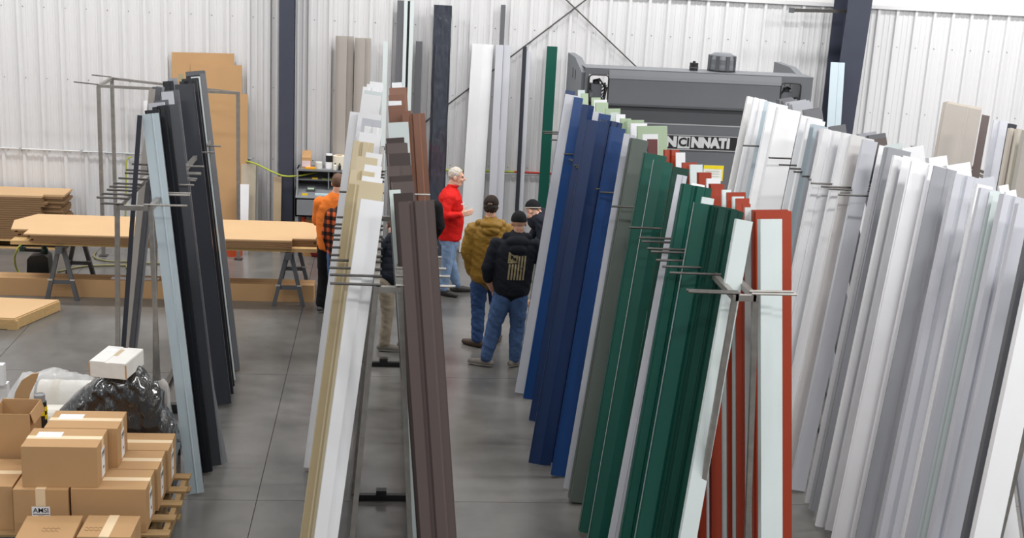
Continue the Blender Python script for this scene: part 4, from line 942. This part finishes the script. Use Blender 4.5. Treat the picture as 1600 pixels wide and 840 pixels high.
def cap_mesh(p0, p1, r0, r1, n=14, k=5):
    p0, p1 = V(p0), V(p1); d = p1-p0; L = d.length
    z = d/L if L > 1e-6 else V((0, 0, 1)); a = V((1, 0, 0)) if abs(z.x) < .9 else V((0, 1, 0)); x = z.cross(a).normalized(); y = z.cross(x)
    vs = []; fs = []; rings = []
    for i in range(k+1):
        t = -math.pi/2+math.pi/2*i/k; rings.append((p0+z*r0*math.sin(t), r0*math.cos(t)))
    for i in range(k+1):
        t = math.pi/2*i/k; rings.append((p1+z*r1*math.sin(t), r1*math.cos(t)))
    for c, r in rings:
        r = max(r, 1e-4)
        for j in range(n):
            t = 2*math.pi*j/n; vs.append(c+(x*math.cos(t)+y*math.sin(t))*r)
    m = len(rings)
    for i in range(m-1):
        for j in range(n):
            a_ = i*n+j; b_ = i*n+(j+1) % n; fs.append((a_, b_, b_+n, a_+n))
    fs += [tuple(range(n))[::-1], tuple(range((m-1)*n, m*n))]
    return vs, fs
def ell_mesh(c, r, R=None, n=18, k=12):
    vs = []; fs = []
    for i in range(k+1):
        t = -math.pi/2+math.pi*i/k
        for j in range(n):
            p = 2*math.pi*j/n; q = V((r[0]*max(1e-4, math.cos(t))*math.cos(p), r[1]*max(1e-4, math.cos(t))*math.sin(p), r[2]*math.sin(t)))
            vs.append((R @ q if R is not None else q)+V(c))
    for i in range(k):
        for j in range(n):
            a_ = i*n+j; b_ = i*n+(j+1) % n; fs.append((a_, b_, b_+n, a_+n))
    fs += [tuple(range(n))[::-1], tuple(range(k*n, (k+1)*n))]
    return vs, fs
class Person:
    def __init__(s, name, label, loc, mats):
        s.loc = V(loc); s.label = label; s.name = name; s.mats = mats; s.pr = []; s.kids = []
    def cap(s, p0, p1, r0, r1, reg): s.pr.append(('c', V(p0), V(p1), r0, r1, reg))
    def ell(s, c, r, reg, R=None): s.pr.append(('e', V(c), V(r), R, None, reg))
    def loft(s, secs, reg, rz=0.0): s.pr.append(('l', secs, rz, None, None, reg))
    def chain(s, pts, rs, reg):
        for i in range(len(pts)-1): s.cap(pts[i], pts[i+1], rs[i], rs[i+1], reg)
    def hand(s, wrist, dirv, palmn, thumb, curl=.5, reg='skin', sc=1.0):
        """wrist; direction of the hand; palm normal; thumb side"""
        d = V(dirv).normalized(); t = V(thumb); t = (t-d*t.dot(d)).normalized(); pn = d.cross(t); 
        if pn.dot(V(palmn)) < 0: pn = -pn
        w = V(wrist)
        for o in (-.026, -.009, .009, .026): s.cap(w+d*.02*sc+t*o*.7*sc, w+d*.085*sc+t*o*sc, .016*sc, .0125*sc, reg)
        for i, (o, L) in enumerate(((.029, .07), (.0105, .08), (-.0085, .075), (-.027, .058))):
            a = w+d*.088*sc+t*o*sc; d1 = (d*math.cos(curl*.7)+pn*math.sin(curl*.7)+t*o*2.2).normalized(); d2 = (d*math.cos(curl*1.7)+pn*math.sin(curl*1.7)+t*o*2.2).normalized()
            b = a+d1*L*.55*sc; s.cap(a, b, .0098*sc, .0092*sc, reg); s.cap(b, b+d2*L*.45*sc, .0092*sc, .008*sc, reg)
        a = w+d*.03*sc+t*.03*sc; b = a+(d*.55+t*.8+pn*.25).normalized()*.042*sc; s.cap(a, b, .014*sc, .011*sc, reg); s.cap(b, b+(d*.85+t*.5+pn*.2).normalized()*.034*sc, .0108*sc, .009*sc, reg)
    def shoe(s, ankle, ang, reg='shoe', L=.28):
        a = V((ankle[0], ankle[1], 0)); f = V((math.cos(ang), math.sin(ang), 0)); 
        s.cap(a-f*.05+V((0,0,.045)), a+f*.09+V((0,0,.042)), .043, .046, reg); s.cap(a+f*.09+V((0,0,.04)), a+f*(L-.085)+V((0,0,.034)), .046, .034, reg); s.cap(a+V((0,0,.05)), a+V((0,0,.1)), .044, .045, reg)
    def leg(s, hip, knee, ankle, reg='pants', r=(.098, .072, .062), shoe_ang=1.57, cuff=.058):
        s.chain([hip, V(hip).lerp(V(knee), .5), knee], [r[0], (r[0]+r[1])/2+.008, r[1]], reg)
        s.chain([knee, V(knee).lerp(V(ankle), .4), V(ankle)+V((0,0,.03))], [r[1], r[1]-.002, cuff], reg)
        s.shoe(ankle, shoe_ang)
    def head(s, c, face, tilt=0.0, roll=0.0, neck=None, sk='skin', sc=1.0):
        """face: heading angle of the nose in the ground plane; tilt: nod down"""
        H = Matrix.Rotation(face-math.pi/2, 3, 'Z') @ Matrix.Rotation(-tilt, 3, 'X') @ Matrix.Rotation(roll, 3, 'Y')
        s.H, s.hc = H, V(c)
        def p(x, y, z): return V(c)+H @ (V((x, y, z))*sc)
        s.hp = p
        s.ell(p(0, -.012, .03), V((.078, .098, .094))*sc, sk, H); s.ell(p(0, .03, -.04), V((.06, .066, .078))*sc, sk, H); s.ell(p(0, .06, -.098), V((.03, .026, .022))*sc, sk, H)
        for sg in (-1, 1):
            s.ell(p(sg*.079, -.012, -.012), V((.012, .022, .034))*sc, sk, H); s.cap(p(sg*.03, .0, -.085), p(sg*.028, .05, -.095), .028*sc, .024*sc, sk); s.ell(p(sg*.036, .075, -.03), V((.024, .02, .022))*sc, sk, H)
        s.cap(p(-.034, .083, .026), p(.034, .083, .026), .013*sc, .013*sc, sk); s.cap(p(0, .09, .012), p(0, .115, -.026), .009*sc, .0145*sc, sk); s.cap(p(0, .11, -.03), p(0, .085, -.036), .014*sc, .014*sc, sk)
        s.cap(p(-.018, .088, -.06), p(.018, .088, -.06), .009*sc, .009*sc, 'lip')
        if neck is not None: s.cap(p(0, -.03, -.06), neck, .058*sc, .064*sc, sk)
    def eyes(s, brow):
        for sg in (-1, 1):
            v, f = ell_mesh(s.hp(sg*.033, .087, .004), (.012, .008, .006), s.H, 10, 6); s.kids.append(('eye', v, f, EYEW))
            m = MB(); m.tube([s.hp(sg*.014, .098, .026), s.hp(sg*.033, .098, .031), s.hp(sg*.05, .086, .026)], .005, 6); s.kids.append(('eyebrow', m.v, m.f, brow))
    def shell(s, name, m, r, off, keep, amp=.0, n=40, k=30, thick=.006):
        """hair or cap shell over the cranium; keep(x,y,z) in head space"""
        vs, fs = ell_mesh((0, 0, 0), r, None, n, k); H = s.H
        loc = [v+V(off) for v in vs]; kf = [f for f in fs if all(keep(*loc[i]) for i in f)]
        out = []
        for v in loc:
            q = noise.noise(v*45)*amp; out.append(V(s.hc)+H @ (v*(1+q/max(.02, v.length))))
        used = sorted({i for f in kf for i in f}); mp = {i: j for j, i in enumerate(used)}
        ov = [out[i] for i in used]; ctr = s.hc+H @ V(off); iv = [ctr+(v-ctr)*(1-thick/ .09) for v in ov]; n_ = len(ov)
        F = [tuple(mp[i] for i in f) for f in kf]; ed = {}
        for f in F:
            for a, b in zip(f, f[1:]+f[:1]): ed[(a, b)] = 1
        side = [(a, b, b+n_, a+n_) for (a, b) in ed if (b, a) not in ed]
        s.kids.append((name, ov+iv, F+[tuple(i+n_ for i in f[::-1]) for f in F]+side, m))
    def brim(s, m, z=.035, y0=.06, L=.075, w=.072, name='cap_brim', droop=.015):
        vs = []; n = 10
        for zz in (0, .004):
            for i in range(n+1):
                a = math.pi*i/n; vs.append(s.hp(w*math.cos(a), y0+.02*math.sin(a), z+zz)); vs.append(s.hp(w*1.02*math.cos(a), y0+.01+L*math.sin(a), z+zz-droop*math.sin(a)-.012*abs(math.cos(a))))
        k = 2*(n+1); fs = []
        for i in range(n):
            a = 2*i; fs += [(a, a+2, a+3, a+1), (k+a, k+a+1, k+a+3, k+a+2), (a+1, a+3, k+a+3, k+a+1), (a, k+a, k+a+2, a+2)]
        s.kids.append((name, vs, fs, m))
    def dist(s, P, pr):
        ty = pr[0]
        if ty == 'c':
            a = np.array(pr[1]); b = np.array(pr[2]); d = b-a; t = np.clip(((P-a)@d)/max(1e-9, d@d), 0, 1)
            return np.linalg.norm(P-(a+t[:, None]*d), axis=1)-(pr[3]+(pr[4]-pr[3])*t)
        if ty == 'e':
            q = P-np.array(pr[1])
            if pr[3] is not None: q = q@np.array(pr[3])
            r = np.array(pr[2]); return (np.linalg.norm(q/r, axis=1)-1)*r.min()
        secs = pr[1]; zs = np.array([c[0][2] for c in secs]); z = np.clip(P[:, 2], zs[0], zs[-1])
        cx = np.interp(z, zs, [c[0][0] for c in secs]); cy = np.interp(z, zs, [c[0][1] for c in secs]); rx = np.interp(z, zs, [c[1] for c in secs]); ry = np.interp(z, zs, [c[2] for c in secs])
        c, sn = math.cos(pr[2]), math.sin(pr[2]); dx, dy = P[:, 0]-cx, P[:, 1]-cy
        u, v = dx*c+dy*sn, -dx*sn+dy*c
        return (np.sqrt((u/rx)**2+(v/ry)**2)-1)*np.minimum(rx, ry)+np.abs(P[:, 2]-z)
    def build(s, voxel=.0075, fold=.006, smooth_it=2, group=None, cloths=('shirt', 'pants', 'sleeve')):
        t = thing(s.name, s.label, 'person', tuple(s.loc), group)
        V_ = []; F_ = []
        for pr in s.pr:
            if pr[0] == 'c': vs, fs = cap_mesh(*pr[1:5])
            elif pr[0] == 'e': vs, fs = ell_mesh(pr[1], pr[2], pr[3])
            else:
                secs, rz = pr[1], pr[2]; n = 26; vs = []; c, sn = math.cos(rz), math.sin(rz)
                for (ct, rx, ry) in secs:
                    for j in range(n):
                        a = 2*math.pi*j/n; ca, sa = math.cos(a), math.sin(a); e = .86
                        u = rx*math.copysign(abs(ca)**e, ca); v = ry*math.copysign(abs(sa)**e, sa); vs.append(V((ct[0]+u*c-v*sn, ct[1]+u*sn+v*c, ct[2])))
                m = len(secs); fs = [(i*n+j, i*n+(j+1) % n, (i+1)*n+(j+1) % n, (i+1)*n+j) for i in range(m-1) for j in range(n)]+[tuple(range(n))[::-1], tuple(range((m-1)*n, m*n))]
            o = len(V_); V_ += vs; F_ += [tuple(i+o for i in f) for f in fs]
        me = bpy.data.meshes.new('body_src'); me.from_pydata([tuple(v) for v in V_], [], F_)
        ob = bpy.data.objects.new('body_src', me); COL.objects.link(ob)
        md = ob.modifiers.new('r', 'REMESH'); md.mode = 'VOXEL'; md.voxel_size = voxel
        bpy.context.view_layer.update()
        bm_ = bpy.data.meshes.new_from_object(ob.evaluated_get(bpy.context.evaluated_depsgraph_get())); bpy.data.objects.remove(ob)
        nv = len(bm_.vertices); P = np.zeros(nv*3); bm_.vertices.foreach_get('co', P); P = P.reshape(-1, 3)
        E = np.zeros(len(bm_.edges)*2, int); bm_.edges.foreach_get('vertices', E); E = E.reshape(-1, 2)
        deg = np.bincount(E.ravel(), minlength=nv)[:, None].astype(float); deg[deg == 0] = 1
        for _ in range(smooth_it):
            S = np.zeros_like(P); np.add.at(S, E[:, 0], P[E[:, 1]]); np.add.at(S, E[:, 1], P[E[:, 0]]); P = P*.5+.5*S/deg
        regs = [pr[5] for pr in s.pr]; D = np.stack([s.dist(P, pr) for pr in s.pr], 1); best = D.argmin(1)
        isc = np.array([regs[i] in cloths for i in range(len(regs))])[best]
        bm_.vertices.foreach_set('co', P.ravel()); bm_.update()
        N = np.zeros(nv*3); bm_.vertex_normals.foreach_get('vector', N); N = N.reshape(-1, 3)
        for i in np.nonzero(isc)[0]:
            p = P[i]; a = noise.noise(V((p[0]*9+31, p[1]*9, p[2]*16+p[0]*9)))*1.0+noise.noise(V((p[0]*24, p[1]*24, p[2]*30)))*.35
            P[i] = p+N[i]*a*fold
        P[:, 2] = np.maximum(P[:, 2], 0.002)
        bm_.vertices.foreach_set('co', P.ravel())
        bm_.materials.clear(); names = list(s.mats); 
        for k in names: bm_.materials.append(s.mats[k])
        nf = len(bm_.polygons); C = np.zeros(nf*3); bm_.polygons.foreach_get('center', C); C = C.reshape(-1, 3)
        D = np.stack([s.dist(C, pr) for pr in s.pr], 1); best = D.argmin(1); idx = np.array([names.index(r) if r in names else 0 for r in regs])[best]
        if 'sole' in names:
            sh = names.index('shoe'); idx[(idx == sh) & (C[:, 2] < .026)] = names.index('sole')
        bm_.polygons.foreach_set('material_index', idx.astype(np.int32)); bm_.polygons.foreach_set('use_smooth', [True]*nf); bm_.update()
        o = bpy.data.objects.new('body', bm_); bm_.name = 'body'; COL.objects.link(o); o.parent = t
        for (nm, vs, fs, m) in s.kids:
            mb = MB(); mb.add([V(v)+s.loc for v in vs], fs); mb.build(nm, m, t, smooth=nm not in ('cap_brim',))
        return t
def belt_torso(cx, cy, zh, zs, hip, waist, chest, sh, dep, lean=(0, 0)):
    """torso sections from hip (zh) to neck base (zs)"""
    H = zs-zh; f = lambda t: (cx+lean[0]*t, cy+lean[1]*t, zh+H*t)
    return [(f(0), hip, dep*1.02), (f(.1), hip*1.02, dep*1.06), (f(.32), waist, dep*1.02), (f(.55), (waist+chest)/2+.01, dep*1.06), (f(.76), chest, dep*1.08), (f(.9), sh*.86, dep*.86), (f(.97), sh*.55, dep*.6), (f(1.02), .07, .07)]

# --- man in red (profile, facing right, hand raised)
p = Person('person', 'man with grey hair in red pullover and light jeans, one hand raised', G(702, 459), dict(skin=SKIN, shirt=REDC, sleeve=REDC, pants=DENIM_L, shoe=SHOE_D, sole=mat('sole_dark', (70, 66, 62), .6), lip=LIP))
a = .12  # heading: +x slightly away
p.leg((-.02, .09, .86), (.0, .1, .47), (.1, .13, .09), shoe_ang=.05, r=(.102, .078, .068), cuff=.066); p.leg((-.04, -.07, .86), (-.05, -.08, .47), (-.09, -.08, .09), shoe_ang=-.5, r=(.102, .078, .068), cuff=.066)
p.loft([((-.03, 0, .8), .165, .175), ((-.03, 0, .92), .175, .182), ((-.02, 0, 1.08), .18, .19), ((-.03, 0, 1.25), .17, .205), ((-.04, 0, 1.38), .155, .22), ((-.04, 0, 1.46), .115, .17), ((-.03, 0, 1.52), .07, .09), ((-.02, 0, 1.56), .06, .062)], 'shirt', .1)
p.loft([((-.03, 0, .72), .13, .15), ((-.03, 0, .82), .145, .16)], 'pants', .1)
p.chain([(-.06, -.2, 1.41), (-.13, -.29, 1.17)], [.08, .062], 'sleeve'); p.chain([(-.13, -.29, 1.17), (.08, -.3, 1.2)], [.06, .044], 'sleeve')
p.hand((.1, -.3, 1.205), (1, .1, .22), (0, 1, .3), (-.3, 0, 1), .35, sc=1.08)
p.chain([(-.05, .2, 1.41), (-.06, .26, 1.13)], [.078, .06], 'sleeve'); p.chain([(-.06, .26, 1.13), (.04, .24, .92)], [.058, .042], 'sleeve'); p.hand((.05, .24, .9), (.3, 0, -1), (0, -1, 0), (1, 0, 0), .5)
p.head((.03, -.01, 1.665), -.12, .05, neck=(-.03, 0, 1.48), sc=1.04); p.eyes(HAIRG)
p.shell('hair', HAIRG, (.084, .105, .1), (0, -.013, .032), lambda x, y, z: (z > .075 and y < .085) or (z > -.005 and y < .02 and abs(x) > .0) or (z > -.06 and y < -.035) or (z > .03 and y < .055), .012)
p.shell('collar', REDC, (.075, .075, .045), (0, -.03, -.125), lambda x, y, z: -.15 < z < -.1, .0)
# chest logo and zip
for k in range(3):
    v, f = MB().box(V((.108+.016*k, -.165+.02*k, 1.315)), (.012, .006, .022), Matrix.Rotation(.9, 3, 'Z')).v, [(0,1,3,2),(4,6,7,5),(0,4,5,1),(2,3,7,6),(0,2,6,4),(1,5,7,3)]
    p.kids.append(('chest_lettering', v, f, PAPER))
p.build()

# --- man in tan quilted jacket, back to us
p = Person('person', 'man seen from behind in tan quilted hooded jacket and dark cap', G(757, 541), dict(skin=SKIN, shirt=TANJ, sleeve=TANJ, pants=DENIM_D, shoe=SHOE_B, lip=LIP))
p.leg((-.1, 0, .9), (-.1, .02, .5), (-.09, -.02, .09), shoe_ang=2.5, cuff=.072, r=(.11, .085, .075)); p.leg((.1, .05, .9), (.13, .1, .5), (.14, .12, .09), shoe_ang=1.2, cuff=.07, r=(.11, .085, .075))
p.loft([((0, 0, .84), .2, .155), ((0, 0, .9), .215, .165), ((0, 0, 1.05), .225, .17), ((0, 0, 1.22), .23, .17), ((0, 0, 1.38), .235, .165), ((.0, 0, 1.5), .19, .14), ((0, 0, 1.58), .1, .1), ((0, 0, 1.63), .07, .07)], 'shirt')
p.chain([(-.21, 0, 1.46), (-.27, -.02, 1.2)], [.09, .08], 'sleeve'); p.chain([(-.27, -.02, 1.2), (-.2, .02, .95)], [.08, .062], 'sleeve'); p.chain([(.21, 0, 1.46), (.29, -.02, 1.2)], [.09, .08], 'sleeve'); p.chain([(.29, -.02, 1.2), (.24, .06, .96)], [.08, .062], 'sleeve')
p.hand((-.17, .05, .93), (.2, .2, -1), (1, 0, 0), (0, 1, 0), .4); p.hand((.22, .08, .93), (-.2, .2, -1), (-1, 0, 0), (0, 1, 0), .4)
p.ell((0, -.1, 1.545), (.135, .085, .06), 'shirt'); p.ell((0, -.155, 1.485), (.105, .045, .055), 'shirt'); p.cap((-.13, -.03, 1.55), (.13, -.03, 1.55), .055, .055, 'shirt')
p.head((.0, .02, 1.745), 1.35, .05, neck=(0, .0, 1.58))
DCAP = cloth('dark_brown_cap', (52, 42, 38)); p.shell('hair', HAIRD, (.086, .104, .105), (0, -.014, .01), lambda x, y, z: -.11 < z < .05 and y < .03, .012); p.shell('cap', DCAP, (.09, .11, .105), (0, -.008, .035), lambda x, y, z: z > .028 + (.035 if abs(x) < .03 and y < -.08 else 0), 0); p.brim(PAPER if False else DCAP)
m = MB().tube([p.hp(.04*math.cos(k), -.118+.0*k, .035+.035*math.sin(k)) for k in [math.pi*i/8 for i in range(9)]], .006, 6); p.kids.append(('cap_strap', m.v, m.f, BLACKC))
p.build(fold=.012)

# --- man in navy hoodie with flag print, back to us
p = Person('person', 'man seen from behind in navy hoodie with a striped flag print and black cap', G(777, 573), dict(skin=SKIN2, shirt=HOODM, sleeve=HOODM, pants=DENIM, shoe=SHOE_G, sole=SOLE, lip=LIP, hood=cloth('navy_fleece', (29, 31, 38))))
p.leg((.03, 0, .9), (-.06, .03, .5), (-.13, .02, .09), shoe_ang=2.75, r=(.115, .088, .078), cuff=.072); p.leg((.2, 0, .9), (.21, .04, .5), (.2, .03, .09), shoe_ang=.55, r=(.115, .088, .078), cuff=.07)
p.loft([((.12, 0, .9), .2, .15), ((.12, 0, .98), .215, .165), ((.12, 0, 1.12), .225, .175), ((.125, 0, 1.28), .24, .175), ((.135, 0, 1.42), .245, .165), ((.145, 0, 1.52), .2, .135), ((.15, 0, 1.59), .11, .1), ((.15, 0, 1.63), .07, .07)], 'shirt')
p.chain([(-.08, 0, 1.47), (-.17, -.02, 1.2)], [.082, .074], 'sleeve'); p.chain([(-.17, -.02, 1.2), (-.16, .03, 1.06)], [.074, .06], 'sleeve'); p.chain([(-.16, .03, 1.06), (-.1, .09, .92)], [.046, .034], 'skin'); p.hand((-.095, .1, .91), (.2, .25, -1), (1, 0, 0), (0, 1, 0), .5)
p.chain([(.36, 0, 1.47), (.47, -.02, 1.22)], [.082, .074], 'sleeve'); p.chain([(.47, -.02, 1.22), (.46, .0, 1.04)], [.074, .062], 'sleeve'); p.chain([(.46, .0, 1.04), (.4, .04, .88)], [.046, .034], 'skin'); p.hand((.395, .04, .87), (-.3, .1, -1), (-1, 0, 0), (0, 1, 0), .6)
p.ell((.15, -.1, 1.53), (.13, .075, .07), 'hood'); p.ell((.15, -.155, 1.45), (.095, .04, .06), 'hood'); p.cap((.03, -.02, 1.57), (.27, -.02, 1.57), .05, .05, 'hood')
p.head((.16, .02, 1.725), 1.65, .1, neck=(.15, -.0, 1.57)); p.shell('cap', BLACKC, (.09, .111, .108), (0, -.01, .03), lambda x, y, z: z > .014, 0); p.brim(BLACKC)
m = MB().tube([V((.4, .04, .89))+V((.038*math.cos(k), .038*math.sin(k), -.01*math.cos(k))) for k in [2*math.pi*i/12 for i in range(13)]], .007, 6); p.kids.append(('wristband', m.v, m.f, BLACKC))
p.build(fold=.009)

# --- man in beanie bending forward (facing left)
p = Person('person', 'man in dark jacket and black beanie bending down behind the blue panels', G(846, 473), dict(skin=SKIN, shirt=NAVYC, sleeve=NAVYC, pants=BLACKC, shoe=mat('shoe_tan', (176, 150, 120), .7), lip=LIP))
p.leg((.22, .1, .88), (.15, .12, .48), (.2, .1, .09), shoe_ang=3.0); p.leg((.22, -.1, .88), (.1, -.1, .48), (.02, -.08, .09), shoe_ang=3.1)
for k in range(6): p.ell((.22-.065*k, 0, .93+.052*k), (.17, .2+.01*min(k, 3), .14), 'shirt', Matrix.Rotation(-.6, 3, 'Y'))
p.chain([(-.1, -.2, 1.2), (-.08, -.27, .98)], [.085, .068], 'sleeve'); p.chain([(-.08, -.27, .98), (-.2, -.2, .8)], [.066, .048], 'sleeve'); p.hand((-.21, -.19, .78), (-.4, .2, -1), (-1, 0, 0), (0, 1, 0), .5)
p.chain([(-.1, .2, 1.2), (-.1, .27, .98)], [.085, .068], 'sleeve'); p.chain([(-.1, .27, .98), (-.22, .2, .8)], [.066, .048], 'sleeve'); p.hand((-.23, .19, .78), (-.4, -.2, -1), (-1, 0, 0), (0, -1, 0), .5)
p.head((-.19, -.06, 1.31), -.55, -.12, roll=-.15, neck=(-.1, 0, 1.16)); p.eyes(HAIRB)
p.shell('beanie', BLACKC, (.092, .112, .12), (0, -.014, .035), lambda x, y, z: z > .022-.25*(y+.02)*.3, .004)
p.shell('beanie_band', mat('beanie_stripe', (176, 170, 160), .9), (.095, .115, .112), (0, -.014, .035), lambda x, y, z: .035 < z < .052, .0)
p.build(fold=.01)

# --- man in orange shirt, back to us
p = Person('person', 'man seen from behind in orange shirt and black trousers by the desk', G(513, 487), dict(skin=SKIN, shirt=ORANGEC, sleeve=ORANGEC, pants=BLACKC, shoe=SHOE_D, sole=SOLE, lip=LIP))
p.leg((-.06, 0, .9), (-.07, .02, .5), (-.09, .0, .09), shoe_ang=1.2, cuff=.072); p.leg((.14, 0, .9), (.15, .04, .5), (.17, .06, .09), shoe_ang=1.2, cuff=.072)
p.loft([((.04, 0, .86), .19, .14), ((.04, 0, .96), .2, .155), ((.04, 0, 1.12), .21, .16), ((.05, 0, 1.3), .225, .16), ((.06, 0, 1.42), .22, .15), ((.07, 0, 1.51), .18, .125), ((.08, 0, 1.57), .1, .09), ((.08, 0, 1.6), .065, .065)], 'shirt')
p.chain([(-.13, 0, 1.45), (-.16, .06, 1.2)], [.085, .07], 'sleeve'); p.chain([(-.16, .06, 1.2), (-.06, .25, 1.05)], [.064, .045], 'sleeve'); p.hand((-.05, .27, 1.04), (.5, 1, -.2), (0, 0, 1), (-1, 0, 0), .4)
p.chain([(.27, 0, 1.45), (.32, .06, 1.2)], [.085, .07], 'sleeve'); p.chain([(.32, .06, 1.2), (.22, .25, 1.05)], [.064, .045], 'sleeve'); p.hand((.21, .27, 1.04), (-.5, 1, -.2), (0, 0, 1), (1, 0, 0), .4)
p.head((.1, .02, 1.71), 1.4, .1, neck=(.08, 0, 1.56)); p.shell('hair', HAIRB, (.083, .103, .1), (0, -.013, .03), lambda x, y, z: (z > .06) or (z > -.045 and y < -.02), .006)
p.build()
# --- man in orange and black plaid shirt
p = Person('person', 'man in orange and black plaid shirt and blue jeans behind the white panels', G(528, 503), dict(skin=SKIN, shirt=PLAIDM, sleeve=PLAIDM, pants=DENIM, shoe=SHOE_D, lip=LIP))
p.leg((-.06, 0, .88), (-.05, .02, .5), (-.04, .0, .09), shoe_ang=.6); p.leg((.14, 0, .88), (.15, .04, .5), (.17, .06, .09), shoe_ang=.6)
p.loft([((.06, 0, .78), .2, .14), ((.06, 0, .96), .205, .155), ((.06, 0, 1.12), .21, .165), ((.07, 0, 1.28), .22, .165), ((.08, 0, 1.4), .21, .155), ((.09, 0, 1.48), .16, .125), ((.1, 0, 1.54), .1, .09), ((.1, 0, 1.57), .065, .065)], 'shirt')
p.chain([(-.1, -.02, 1.4), (-.15, -.02, 1.14)], [.085, .075], 'sleeve'); p.chain([(-.15, -.02, 1.14), (-.11, .06, .9)], [.07, .05], 'sleeve'); p.hand((-.1, .07, .88), (.2, .1, -1), (1, 0, 0), (0, 1, 0), .5)
p.chain([(.28, 0, 1.42), (.33, .06, 1.16)], [.085, .07], 'sleeve'); p.chain([(.33, .06, 1.16), (.25, .15, .92)], [.064, .045], 'sleeve'); p.hand((.24, .16, .9), (-.2, .2, -1), (-1, 0, 0), (0, 1, 0), .5)
p.head((.13, .02, 1.68), .9, .1, neck=(.1, 0, 1.53)); p.shell('hair', HAIRB, (.083, .103, .1), (0, -.013, .03), lambda x, y, z: (z > .06 and y < .07) or (z > -.045 and y < -.02), .006)
p.build()
# --- stooping person in dark jacket and khaki trousers, seen through the rack
p = Person('person', 'stooping man in dark jacket and khaki trousers seen through the rack frame', G(600, 548), dict(skin=SKIN, shirt=NAVYC, sleeve=NAVYC, pants=KHAKI, shoe=SHOE_G, sole=SOLE, lip=LIP))
p.leg((.0, 0, .86), (.03, .0, .48), (.0, .0, .09), shoe_ang=-.1, cuff=.07); p.leg((.2, .08, .86), (.22, .12, .48), (.24, .15, .09), shoe_ang=.4, cuff=.07)
for k in range(6): p.ell((.1+.012*k, .05+.03*k, .92+.075*k), (.2, .17, .14), 'shirt', Matrix.Rotation(-.25, 3, 'X'))
p.chain([(-.09, .12, 1.28), (-.16, .06, 1.05)], [.085, .07], 'sleeve'); p.chain([(-.16, .06, 1.05), (-.1, .25, .92)], [.066, .048], 'sleeve'); p.hand((-.09, .27, .91), (.3, 1, -.2), (0, 0, 1), (-1, 0, 0), .5)
p.chain([(.34, .12, 1.28), (.4, .1, 1.04)], [.085, .07], 'sleeve'); p.chain([(.4, .1, 1.04), (.32, .28, .92)], [.066, .048], 'sleeve'); p.hand((.31, .3, .91), (-.3, 1, -.2), (0, 0, 1), (1, 0, 0), .5)
p.head((.08, .3, 1.46), 1.4, .55, neck=(.13, .2, 1.34)); p.shell('hair', HAIRB, (.084, .104, .1), (0, -.013, .03), lambda x, y, z: (z > .06) or (z > -.045 and y < -.01), .006)
p.build(fold=.009)
# --- person in black behind the brown panels
p = Person('person', 'person in black sleeve standing behind the brown panels beside the man in red', G(652, 482), dict(skin=SKIN, shirt=BLACKC, sleeve=BLACKC, pants=DENIM_D, shoe=SHOE_D, lip=LIP))
p.leg((-.1, 0, .88), (-.1, .02, .5), (-.1, .0, .09)); p.leg((.1, 0, .88), (.1, .04, .5), (.1, .03, .09))
p.loft([((0, 0, .84), .19, .14), ((0, 0, .96), .2, .155), ((0, 0, 1.12), .205, .16), ((0, 0, 1.28), .22, .16), ((0, 0, 1.38), .21, .15), ((0, 0, 1.46), .16, .12), ((0, 0, 1.52), .09, .09), ((0, 0, 1.55), .065, .065)], 'shirt')
for sx in (-1, 1):
    p.chain([(sx*.2, 0, 1.4), (sx*.26, -.02, 1.14)], [.085, .068], 'sleeve'); p.chain([(sx*.26, -.02, 1.14), (sx*.2, .12, .95)], [.064, .046], 'sleeve'); p.hand((sx*.195, .14, .94), (-sx*.2, .5, -1), (-sx, 0, 0), (0, 1, 0), .5)
p.head((-.03, .02, 1.66), 1.6, .1, neck=(0, 0, 1.5)); p.shell('hair', HAIRD, (.084, .104, .1), (0, -.013, .03), lambda x, y, z: (z > .06) or (z > -.045 and y < -.01), .006)
p.build()
for o_ in bpy.data.objects:
    if '_w' in o_.keys(): del o_['_w']
